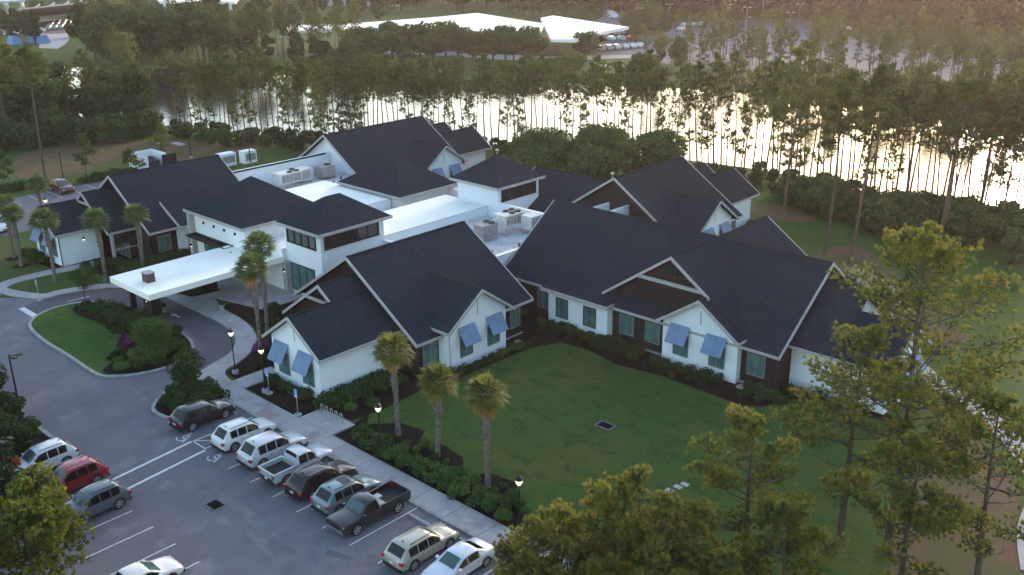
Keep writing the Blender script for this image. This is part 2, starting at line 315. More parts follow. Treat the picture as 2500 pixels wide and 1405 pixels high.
blotch('asphalt_dust',600,1255,4.0,.45,-.05,M['dust'],.0165); blotch('asphalt_dust',640,1330,2.5,.4,-.1,M['dust'],.017); blotch('asphalt_dust',330,960,2.0,.5,-.1,M['dust'],.0165)
sheet('planting_bed',[(-84.5,47.6),(-81,47.3),(-78.5,47.2),(-77.5,52),(-82.5,52)],.009,M['mulch'],False)
# painted markings
pm=MB()
def line(x0,y0,x1,y1,wd=.1,mb=pm,z=.024):
    l=math.hypot(x1-x0,y1-y0); nx,ny=-(y1-y0)/l*wd/2,(x1-x0)/l*wd/2
    mb.add([(x0-nx,y0-ny,z),(x1-nx,y1-ny,z),(x1+nx,y1+ny,z),(x0+nx,y0+ny,z)],[(0,1,2,3)])
for x in (-56.15,-53.47,-50.75,-48.07,-45.33,-42.6,-39.9,-37.15,-34.4,-31.7): line(x,30.85,x,36.45)
for x in (-56.2,-53.47,-50.74,-48.0,-45.3): line(x,18.3,x,23.75)
line(-60.75,23.9,-61.6,31.2,.24); line(-58.85,24.0,-59.7,31.2,.24)
line(-61.55,31.3,-61.55,36.4); line(-59.9,31.3,-59.9,36.4); line(-61.55,31.3,-59.9,31.3)
for k_ in range(3): line(-61.55,31.4+k_*1.7,-59.9,32.9+k_*1.7)
line(-65.6,31.5,-65.6,36.4)
line(-97.2,38.0,-96.9,40.2,.14); line(-98.9,34.1,-95.3,34.1,.6)
for (x,y) in ((-133,50),(-136.4,50),(-139.5,50)): pass
for i in range(8): line(-143,44.5+i*2.75+3,-138,44.5+i*2.75+3)
for i in range(2): line(-131,41.8+i*2.9,-126,41.8+i*2.9)
pm.add([(-86.1,43.35,.024),(-85.5,43.05,.024),(-85.5,43.28,.024),(-84.6,43.28,.024),(-84.6,43.48,.024),(-85.5,43.48,.024),(-85.5,43.7,.024)],[(0,1,2,6),(2,3,4,5)])
struct('lot_markings',pm,M['paint'])
ad=MB()                                     # wheelchair marks
for (cx,cy) in ((-58.3,31.0),(-62.6,31.0)):
    for k_ in range(10):
        a=R(200+k_*25); b=R(225+k_*25); line(cx+.42*math.cos(a),cy+.42*math.sin(a),cx+.42*math.cos(b),cy+.42*math.sin(b),.1,ad)
    line(cx-.1,cy+.85,cx-.1,cy+.1,.12,ad); line(cx-.1,cy+.1,cx+.45,cy+.05,.12,ad); line(cx-.1,cy+.5,cx+.3,cy+.5,.1,ad); line(cx+.45,cy+.05,cx+.6,cy-.35,.1,ad)
struct('access_mark',ad,M['paint'])
struct('ramp_pad',MB().box(-61.7,-60.0,36.9,37.9,.12,.126),M['pink'])
# far side of the lake
def psheet(name,px,z,m,sm=False): return sheet(name,[at(*p) for p in px],z,m,sm)
psheet('far_car_park',((1590,88),(1640,72),(1745,56),(1820,48),(1960,46),(2010,60),(2120,112),(2260,130),(2500,150),(2500,235),(2200,205),(2000,190),(1800,172),(1700,165),(1560,148),(1430,128),(1450,60),(1480,30),(1560,25),(1560,60)),.010,M['asphalt'])
psheet('far_road',((760,118),(1000,119),(1200,132),(1340,139),(1540,134),(1540,142),(1340,150),(1200,145),(1000,131),(760,128)),.014,M['concrete'])
psheet('far_path',((1440,158),(1560,158),(1560,164),(1440,164)),.014,M['concrete'])
psheet('far_lot',((95,118),(100,92),(60,88),(60,58),(230,50),(250,72),(180,84),(160,108),(140,120)),.010,M['concrete'])
psheet('far_lot_asphalt',((60,78),(70,50),(330,40),(330,70),(120,84)),.014,M['asphalt'])
psheet('far_lawn',((340,165),(400,118),(500,128),(560,150),(500,168)),.010,M['fresh'],True)
psheet('far_lawn',((1440,146),(1550,144),(1560,156),(1440,157)),.012,M['fresh'])
sp=psheet('far_lawn',((165,90),(260,86),(270,104),(200,108)),.018,M['fresh'])
# ================================================================== BUILDINGS
def P(ax,a,c,z): return (c,a,z) if ax=='Y' else (a,c,z)
def q8(mb,ax,a0,a1,pts):              # extrude a quad in the (c,z) plane from a0 to a1
    mb.hexa([P(ax,a0,*pts[0]),P(ax,a0,*pts[1]),P(ax,a0,*pts[2]),P(ax,a0,*pts[3])],[P(ax,a1,*p) for p in pts])
class House:
    def __init__(s,label,loc,name='building_wing'):
        s.t=thing(name,label,'building',loc); s.m={}
        s.roofs=0
    def mb(s,key): return s.m.setdefault(key,MB())
    def gable(s,ax,a0,a1,c,zr,sl,hl,hr,rake0=(1,1),rake1=(1,1),eave=(1,1),th=.2,cap=True):
        mb=MB(); tr=MB()
        for i,(sg,hw) in enumerate(((-1,hl),(1,hr))):
            if hw<=0: continue
            e=c+sg*hw; ze=zr-sl*hw
            q8(mb,ax,a0,a1,[(c,zr-th),(e,ze-th),(e,ze),(c,zr)])
            if eave[i]: q8(tr,ax,a0-.06,a1+.06,[(e,ze-.21),(e+sg*.07,ze-.21),(e+sg*.07,ze+.03),(e,ze+.03)])
            for (rk,aa,ab) in ((rake0,a0-.12,a0),(rake1,a1,a1+.12)):
                if rk[i]:
                    fr=rk[i]; e2=c+sg*hw*fr; z2=zr-sl*hw*fr
                    q8(tr,ax,aa,ab,[(c,zr-.25),(e2,z2-.25),(e2,z2+.03),(c,zr+.03)])
        r=mb.build('roof',M['shingle'],s.t)
        if tr.v: tr.build('fascia',M['trim'],r)
        if cap: 
            k=MB(); q8(k,ax,a0,a1,[(c-.13,zr-.03),(c+.13,zr-.03),(c+.13,zr+.05),(c-.13,zr+.05)]); k.build('ridge_cap',M['ridge'],r)
        return r
    def body(s,key,ax,a0,a1,c,hl,hr,zr,sl,drop=.22,z0=-.3):
        mb=s.mb(key)
        pr=[(c-hl,z0),(c+hr,z0),(c+hr,zr-sl*hr-drop),(c,zr-drop),(c-hl,zr-sl*hl-drop)]
        v=[P(ax,a0,*p) for p in pr]+[P(ax,a1,*p) for p in pr]
        mb.add(v,[(0,1,2,3,4),(9,8,7,6,5),(0,5,6,1),(1,6,7,2),(2,7,8,3),(3,8,9,4),(4,9,5,0)])
    def box(s,key,*a): s.mb(key).box(*a)
    def hip(s,x0,x1,y0,y1,ze,za,th=.2,pyr=False):
        w_,l_=(x1-x0),(y1-y0); h=min(w_,l_)/2; mx,my=(x0+x1)/2,(y0+y1)/2
        if pyr: h=max(w_,l_)/2-.01
        a,b=((mx,y0+h),(mx,y1-h)) if l_>=w_ else ((x0+h,my),(x1-h,my))
        mb=MB(); v=[(x0,y0,ze),(x1,y0,ze),(x1,y1,ze),(x0,y1,ze),(*a,za),(*b,za),(x0,y0,ze-th),(x1,y0,ze-th),(x1,y1,ze-th),(x0,y1,ze-th)]
        if l_>=w_: f=[(0,1,4),(1,2,5,4),(2,3,5),(3,0,4,5)]
        else: f=[(0,1,5,4),(1,2,5),(2,3,4,5),(3,0,4)]
        f+=[(9,8,7,6),(0,6,7,1),(1,7,8,2),(2,8,9,3),(3,9,6,0)]
        if abs(l_-w_)<.02:
            v[5]=(*a,za+.001)
        mb.add(v,f); r=mb.build('roof',M['shingle'],s.t)
        t=MB(); e=.07
        t.box(x0-e,x1+e,y0-e,y0,ze-.28,ze+.02); t.box(x0-e,x1+e,y1,y1+e,ze-.28,ze+.02)
        t.box(x0-e,x0,y0,y1,ze-.28,ze+.02); t.box(x1,x1+e,y0,y1,ze-.28,ze+.02); t.build('fascia',M['trim'],r)
        return r
    def W(s,face,pl,a0,a1,o0,o1,z0,z1,mb):
        if face=='+X': mb.box(pl+o0,pl+o1,a0,a1,z0,z1)
        elif face=='-X': mb.box(pl-o1,pl-o0,a0,a1,z0,z1)
        else: mb.box(a0,a1,pl-o1,pl-o0,z0,z1)
    def window(s,face,pl,a,z0,z1,wd,dark=False,mull=1,glass='glass',fr=.07,label=None):
        mb=MB(); s.W(face,pl,a-wd/2,a+wd/2,-.02,.025,z0,z1,mb); g=mb.build('window',M[glass],s.t,label)
        f=MB(); w2=wd/2
        s.W(face,pl,a-w2-fr,a-w2,0,.06,z0-fr,z1+fr,f); s.W(face,pl,a+w2,a+w2+fr,0,.06,z0-fr,z1+fr,f)
        s.W(face,pl,a-w2,a+w2,0,.06,z1,z1+fr,f); s.W(face,pl,a-w2,a+w2,0,.08,z0-fr,z0,f)
        for i in range(mull):
            x=a-w2+wd*(i+1)/(mull+1); s.W(face,pl,x-.035,x+.035,.025,.055,z0,z1,f)
        f.build('frame',M['dframe' if dark else 'wframe'],g); return g
    def awning(s,face,pl,a,wd=1.95,zt=3.75,out=.9,zb=2.3):
        mb=MB(); t=.06
        def pt(aa,o,z): return (pl+o,aa,z) if face=='+X' else (aa,pl-o,z)
        for k_ in range(2):
            u0=a-wd/2+k_*wd/2+(.012 if k_ else 0); u1=a-wd/2+(k_+1)*wd/2-(0 if k_ else .012)
            mb.hexa([pt(u0,.04,zt-t),pt(u1,.04,zt-t),pt(u1,out,zb-t),pt(u0,out,zb-t)],[pt(u0,.04,zt),pt(u1,.04,zt),pt(u1,out,zb),pt(u0,out,zb)])
        aw=mb.build('shutter_awning',M['blue'],s.t)
        for u in (a-wd/2+.15,a+wd/2-.15): MB().tube([pt(u,.03,1.9),pt(u,out-.1,zb)],.02,5).build('strut',M['black'],aw)
        s.window(face,pl,a-.05 if face=='+X' else a+.12,1.0,2.85,1.4)
    def light(s,face,pl,a,z,lit=True):
        mb=MB(); s.W(face,pl,a-.09,a+.09,0,.16,z,z+.26,mb); l=mb.build('wall_light',M['black'],s.t)
        if lit: b=MB(); s.W(face,pl,a-.06,a+.06,.03,.13,z-.03,z-.003,b); b.build('bulb',M['glow'],l)
    def done(s):
        names={'white':'wall','brown':'brick_wall','cream':'wall','membrane':'flat_roof','well':'roof_deck','edge':'parapet_cap','trim':'beam','blackglass':'glazing','brickred':'chimney','black':'metal_frame'}
        for k_,mb in s.m.items():
            kk=k_.split('#')
            for pc in mb.split(): pc.build(kk[1] if len(kk)>1 else names.get(k_,k_),M[kk[0]],s.t)
def frontal(h,ax,pl,c,zr,sl,chord,zc,hl,hr,outw):
    """glazed triangle with chord beam in a gable, plane pl facing -axis (outw=-1) """
    # triangle between chord height zc and the ridge
    wl=(zr-.45-zc)/sl
    v=[P(ax,pl+outw*.03,c-wl,zc),P(ax,pl+outw*.03,c+wl,zc),P(ax,pl+outw*.03,c,zr-.45)]
    v2=[P(ax,pl-outw*.1,c-wl,zc),P(ax,pl-outw*.1,c+wl,zc),P(ax,pl-outw*.1,c,zr-.45)]
    g=MB().add(v+v2,[(0,1,2),(5,4,3),(0,3,4,1),(1,4,5,2),(2,5,3,0)]).build('gable_window',M['blackglass'],h.t)
    f=MB(); n=4
    for i in range(1,n):
        x=c-wl+2*wl*i/n; top=zr-.45-abs(x-c)*sl
        a_,b_=sorted((pl+outw*.04,pl+outw*.09)); q8(f,ax,a_,b_,[(x-.05,zc),(x+.05,zc),(x+.05,top),(x-.05,top)])
    for pc in f.split(): pc.build('mullion',M['black'],g)
# --- front wing
def wing(label,Xc,Y0,flip=1,front='brown',Z=9.05,back='white',eng=14.2,smalls=True,yo=6.45,stepside=-1,awn=True,nm='building_wing'):
    """courtyard wing: big gable Y0..Y0+14.2, cross gable to +X, stepped small gables on the stepside end"""
    h=House(label,(Xc,Y0+7,0),nm); sl=.655; E=8.7
    Y1=Y0+eng
    h.gable('Y',Y0,Y1,Xc,Z,sl,8.3,E)
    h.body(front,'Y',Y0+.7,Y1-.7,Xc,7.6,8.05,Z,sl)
    # cross gable
    yc=Y0+yo; zc=6.75; s2=.70
    h.gable('X',Xc+3.5,Xc+9.9,yc,zc,s2,4.05,4.05,rake0=(0,0))
    h.body('white','X',Xc+5,Xc+9.3,yc,3.5,3.5,zc,s2)
    if awn:
        h.awning('+X',Xc+9.3,yc-1.4); h.awning('+X',Xc+9.3,yc+1.95)
    h.window('+X',Xc+8.05,Y0+1.95,.95,2.75,1.5); h.window('+X',Xc+8.05,Y0+12.5,.95,2.75,1.2)
    h.box('trim#plinth',Xc+8.05,Xc+8.12,Y0+11.0,Y1-.7,0,.14)
    if smalls:
        if stepside<0: ya,yb,yc1,yd=Y0-8.0,Y0+.7,Y0-3.7,Y0+.7
        else: ya,yb,yc1,yd=Y1-.7,Y1+8.0,Y1-.7,Y1+3.7
        c1,c2=Xc+2.4,Xc+.8; zs,zm=6.58,7.72; s1=.69
        r0=(1,1) if stepside<0 else (0,0); r1=(0,0) if stepside<0 else (1,1)
        h.gable('Y',ya,yb,c1,zs,s1,3.85,3.88,rake0=r0,rake1=r1)
        w0,w1=(ya+.5,yb) if stepside<0 else (ya,yb-.5)
        h.body('white','Y',w0,w1,c1-.02,3.3,3.08,zs,s1)
        g0=(1,.30) if stepside<0 else (0,0); g1=(0,0) if stepside<0 else (1,.30)
        h.gable('Y',yc1,yd,c2,zm-.02,s1,5.45,5.38,rake0=g0,rake1=g1,eave=(1,0))
        w0,w1=(yc1+.7,yd) if stepside<0 else (yc1,yd-.7)
        h.body('brown','Y',w0,w1,c2,4.9,4.2,zm,s1)
        pl=(yc1+.7) if stepside<0 else (yd-.7)
        frontal(h,'Y',pl,c2,zm,s1,0,6.35,0,0,-1 if stepside<0 else 1)
        wl=(zm-6.35)/s1; a_=yc1 if stepside<0 else yd-.12
        q8(h.mb('trim'),'Y',a_-.1,a_+.1,[(c2-wl,6.2),(c2+wl-.2,6.2),(c2+wl-.2,6.42),(c2-wl,6.42)])
        if stepside<0 and awn:
            h.awning('-Y',ya+.5,c1-1.9); h.awning('-Y',ya+.5,c1+1.4)
    h.box('trim#gable_slot',Xc+9.3,Xc+9.33,yc-.05,yc+.05,4.3,5.6)
    if smalls and stepside<0: h.box('trim#gable_slot',c1-.05,c1+.05,ya+.47,ya+.5,4.3,5.5)
    h.box('trim#downspout',Xc+9.3,Xc+9.36,yc-3.46,yc-3.38,0,3.9)
    h.done(); return h
FW=wing('front wing with two blue shutters facing the car park and two facing the court lawn',-65.2,49.2)
BW=wing('back wing by the lake with white gable wall rising above the flat roofs',-108.6,79.6,front='white',eng=18,stepside=1,yo=13.3)
# far right wing
RW=wing('far right wing with dark brick gable and stepped roofs near the pond trees',-64.9,86.5,front='brown',eng=13.6,stepside=1,Z=9.0)
# left wing
LW=House('left wing with long dark roof behind a row of palms and a glazed porch',(-109,55,0),'building_wing')
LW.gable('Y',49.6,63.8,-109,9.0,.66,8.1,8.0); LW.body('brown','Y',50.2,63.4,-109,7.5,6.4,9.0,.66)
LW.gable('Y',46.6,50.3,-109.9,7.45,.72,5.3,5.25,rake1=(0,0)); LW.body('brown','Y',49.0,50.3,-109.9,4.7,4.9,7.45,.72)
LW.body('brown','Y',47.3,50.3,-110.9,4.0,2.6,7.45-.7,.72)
LW.gable('Y',42.0,50.2,-111.4,6.45,.71,3.7,3.7,rake1=(0,0)); LW.body('white','Y',42.55,50,-111.4,3.15,3.1,6.45,.71)
frontal(LW,'Y',47.3,-109.9,7.45,.72,0,6.3,0,0,-1)
q8(LW.mb('trim'),'Y',46.5,46.72,[(-111.3,6.15),(-108.5,6.15),(-108.5,6.38),(-111.3,6.38)])
LW.awning('-Y',42.55,-113.1); LW.awning('-Y',42.55,-110.0)
LW.box('trim#pillar',-105.1,-104.8,46.9,47.2,0,3.5); LW.box('trim#pillar',-105.1,-104.8,50.0,50.2,0,3.5)
LW.window('-Y',49.0,-106.6,.2,3.1,2.9,glass='glass',mull=2,label='wide porch window'); LW.window('+X',-105.0,48.6,2.2,3.3,2.5,dark=True,mull=1,glass='blackglass')
LW.box('trim#shelf',-105.2,-104.7,47.25,49.95,1.5,1.56)
LW.window('+X',-102.6,52.0,.85,2.6,1.5)
LW.box('white',-108,-101.9,53.6,57.5,-.3,3.3)
sh=MB(); sh.hexa([(-100.3,53.0,3.65),(-100.3,58,3.65),(-104.3,58,5.45),(-104.3,53.0,5.45)],[(-100.3,53.0,3.85),(-100.3,58,3.85),(-104.3,58,6.0),(-104.3,53.0,6.0)])
ro=sh.build('shed_roof',M['shingle'],LW.t); t=MB().box(-100.3,-100.22,52.9,58,3.6,3.88)
t.hexa([(-100.3,52.88,3.6),(-104.3,52.88,5.7),(-104.3,53,5.7),(-100.3,53,3.6)],[(-100.3,52.88,3.88),(-104.3,52.88,6.04),(-104.3,53,6.04),(-100.3,53,3.88)]); t.build('fascia',M['trim'],ro)
LW.window('+X',-101.9,55.3,.6,2.35,1.3)
LW.box('black#downspout',-108.3,-108.22,42.5,42.58,0,3.9); LW.light('+X',-108.3,45.3,2.6); LW.light('-Y',42.55,-111.6,2.3)
LW.done()
# centre block
CB=House('central entrance hall with square towers and white flat roofs',(-88,68,0),'entrance_building')
CB.box('white',-97.2,-87.3,53.1,63.0,-.3,6.28); CB.hip(-98,-86.6,52.4,63.2,6.5,10.1)
CB.box('white',-83,-77,55.1,63.2,-.3,7.2); CB.hip(-83.65,-76.3,54.45,63.75,7.45,9.95)
CB.box('white',-82.6,-76,79.4,86.4,-.3,7.2); CB.hip(-83.3,-75.4,78.8,86.8,7.45,10.2)
CB.box('white',-88,-83,54.6,63.1,-.3,4.6)
CB.box('cream',-97.6,-87.0,74.2,82.6,-.3,5.2); CB.hip(-98.3,-86.5,73.7,83.1,5.45,8.9,pyr=True)
# flat roofs (membrane top a step above its dark edge)
def flat(x0,x1,y0,y1,z,wall='white'):
    CB.box(wall,x0,x1,y0,y1,-.3,z-.07); CB.box('edge',x0-.03,x1+.03,y0-.03,y1+.03,z-.07,z-.03); CB.box('membrane',x0-.05,x1+.05,y0-.05,y1+.05,z-.03,z+.03)
flat(-84.8,-77.7,63.25,79.38,4.95); flat(-101.5,-88.6,63.3,74.1,4.95)
CB.box('well',-88.6,-84.85,63.2,82,-.3,3.7); CB.box('cream',-88.55,-84.95,82,83,-.3,4.9)
# roof wells
CB.box('well',-108.2,-98.2,63.9,79.9,-.3,4.2); CB.box('well',-77.6,-64.0,63.6,79.3,-.3,3.7)
CB.box('well',-98.2,-96.5,74.2,84,-.3,4.2)
# long parapet and mono pitch behind the left well
CB.box('white',-108.6,-108.2,62,80,-.3,6.7); 
mo=MB(); mo.hexa([(-108.1,62,6.55),(-108.1,79.4,6.55),(-112.5,79.4,4.0),(-112.5,62,4.0)],[(-108.1,62,6.75),(-108.1,79.4,6.75),(-112.5,79.4,4.2),(-112.5,62,4.2)]); mo.build('mono_pitch_roof',M['shingle'],CB.t)
CB.box('white',-112.1,-108.6,62,79.4,-.3,3.9)
# parapets of the right well
def wedge(x0,x1,y0,y1,z,key='white'): CB.box(key,x0,x1,y0,y1,-.3,z); CB.box('membrane#coping',x0-.04,x1+.04,y0-.04,y1+.04,z,z+.06)
wedge(-77,-66,79.35,79.7,5.5); wedge(-64.2,-63.85,63.3,73,5.0); wedge(-77,-64.2,63.2,63.5,4.7)
# tower bands of dark glazing
def band(face,pl,a0,a1,z0,z1,n):
    mb=MB(); CB.W(face,pl,a0,a1,-.05,.03,z0,z1,mb); g=mb.build('clerestory',M['blackglass'],CB.t); f=MB()
    for i in range(n+1):
        x=a0+(a1-a0)*i/n; CB.W(face,pl,x-.09,x+.09,.03,.10,z0-.06,z1+.06,f)
    CB.W(face,pl,a0-.09,a1+.09,.02,.09,z1,z1+.08,f); CB.W(face,pl,a0-.09,a1+.09,.02,.12,z0-.1,z0,f); f.build('mullion',M['black'],g)
band('-Y',55.1,-82.5,-77.8,5.5,6.85,4); band('+X',-77,55.6,62.4,5.6,6.9,5); band('+X',-76,80.0,85.8,5.6,6.9,5)
# pergola canopy at the hall, doors and glazing
CB.window('-Y',53.1,-92,.3,3.4,7.2,mull=5,dark=True); CB.window('-Y',55.1,-80.3,.4,3.2,3.9,mull=2,dark=True,label='tall tower window')
pg=MB(); 
for yy in (51.9,53.0): pg.box(-97.2,-89.6,yy-.1,yy+.1,3.7,3.9)
for i in range(9): pg.box(-97.2+i*.95,-97.05+i*.95,52.0,52.9,3.72,3.88)
pg.build('steel_canopy',M['black'],CB.t); gl=MB().box(-97.0,-89.7,52.0,52.95,3.70,3.73); gl.build('canopy_glass',M['blackglass'],CB.t)
for x in (-95.24,-93.18,-91.14,-89.08): CB.light('-Y',53.1,x,5.2,False)
CB.box('trim#pillar',-98.0,-97.3,52.6,53.3,0,6.2)
CB.box('trim#pillar',-83.1,-82.4,54.5,55.2,0,3.3); CB.light('-Y',54.5,-82.75,2.3)
CB.light('-Y',52.6,-97.6,2.3); CB.light('-Y',55.1,-77.9,2.3)
CB.done()
# porte cochere
PC=House('long white flat porte cochere roof over the entrance drive',(-86.5,46,0),'drive_through_canopy'); PC.t['category']='canopy'
PC.box('membrane#canopy_slab',-90.35,-82.75,39.7,54.6,3.28,3.86); PC.box('cream#soffit',-90.1,-83.0,39.95,54.3,3.2,3.278)
PC.box('black#column',-90.0,-89.55,41.2,41.65,0,3.2); PC.box('brown#column',-87.0,-85.4,41.1,42.1,0,3.2)
PC.box('brickred',-86.7,-85.7,41.2,42.0,3.86,4.75); PC.box('trim#chimney_cap',-86.75,-85.65,41.15,42.05,4.75,4.82)
PC.box('black#column',-89.0,-88.55,49.6,50.05,0,3.2)
PC.box('edge#roof_drain',-87.95,-87.6,42.4,42.55,3.86,3.93); PC.box('edge#roof_drain',-88.2,-87.8,51.6,51.7,3.86,3.92)
for (x,y) in ((-86.2,41.0),): PC.light('-Y',41.1,-86.2,2.0)
PC.done()
# --- right wing
GW=House('large right wing with a wide glazed gable and two blue shutters above the lawn',(-45,74,0),'building_wing')
GW.gable('X',-63.3,-33.2,74.5,9.25,.716,8.1,8.1,rake0=(1,1))
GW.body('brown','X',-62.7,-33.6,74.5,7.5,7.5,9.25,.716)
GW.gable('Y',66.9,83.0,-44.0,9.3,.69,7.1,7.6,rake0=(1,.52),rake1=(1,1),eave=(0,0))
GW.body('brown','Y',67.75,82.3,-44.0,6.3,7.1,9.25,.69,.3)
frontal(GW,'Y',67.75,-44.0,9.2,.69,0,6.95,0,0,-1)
q8(GW.mb('trim'),'Y',66.85,67.1,[(-47.4,6.72),(-40.7,6.72),(-40.7,7.0),(-47.4,7.0)])
GW.gable('Y',65.8,71,-40.4,6.60,.69,4.05,3.95,rake1=(0,0)); GW.body('white','Y',66.35,70,-40.4,3.7,3.6,6.58,.69)
GW.box('trim#gable_slot',-40.45,-40.35,66.32,66.35,4.3,5.5); GW.box('black#downspout',-33.6,-33.52,66.9,67.0,0,3.3); GW.awning('-Y',66.35,-42.35); GW.awning('-Y',66.35,-38.8)
# low white room with two windows
GW.box('white',-56.95,-50.0,66.2,69.5,-.3,3.55)
sh=MB(); sh.hexa([(-57.4,65.6,3.45),(-49.6,65.6,3.45),(-49.6,68.7,4.85),(-57.4,68.7,4.85)],[(-57.4,65.6,3.65),(-49.6,65.6,3.65),(-49.6,68.7,5.05),(-57.4,68.7,5.05)])
ro=sh.build('shed_roof',M['shingle'],GW.t); t=MB().box(-57.45,-49.55,65.52,65.6,3.36,3.68); t.box(-49.6,-49.52,65.6,66.6,3.5,3.75)
for pc in t.split(): pc.build('fascia',M['trim'],ro)
GW.window('-Y',66.2,-55.3,1.0,2.8,1.35,dark=True); GW.window('-Y',66.2,-52.0,1.0,2.8,1.35,dark=True)
GW.window('-Y',67.0,-48.4,1.0,2.75,1.45); GW.window('-Y',67.0,-45.6,1.0,2.75,1.45); GW.window('-Y',67.0,-58.3,1.0,2.75,1.3)
GW.window('-Y',67.0,-35.4,1.0,2.75,1.5)
GW.box('trim#plinth',-50,-44.1,66.9,67.0,0,.2); GW.box('trim#plinth',-36.8,-33.5,66.9,67.0,0,.15)
# stepped gables at the right end
GW.gable('X',-33.5,-29.4,73.75,7.76,.69,5.5,5.6,rake0=(0,0),rake1=(.28,1),eave=(0,1)); GW.body('white','X',-33.5,-30.1,73.75,4.5,4.9,7.8,.69)
GW.gable('X',-33.5,-25.0,72.2,6.6,.69,3.95,3.85,rake0=(0,0)); GW.body('white','X',-33.5,-25.5,72.2,3.0,3.3,6.6,.69)
GW.awning('+X',-25.5,70.8); GW.awning('+X',-25.5,73.7)
GW.done()
# low link roofs between the right wing and the far right wing
LK=House('low hipped link roof tucked behind the ridge of the right wing',(-72,88,0),'link_building')
LK.box('white',-79.5,-66,83.8,97,-.3,3.5); LK.gable('X',-80,-66.5,90.5,7.2,.55,6.6,6.6,rake1=(0,0))
LK.box('white#fin_wall',-65.75,-65.5,83.8,86.6,-.3,6.0); LK.box('white#fin_wall',-63.45,-63.2,83.9,87.15,-.3,6.0); LK.done()
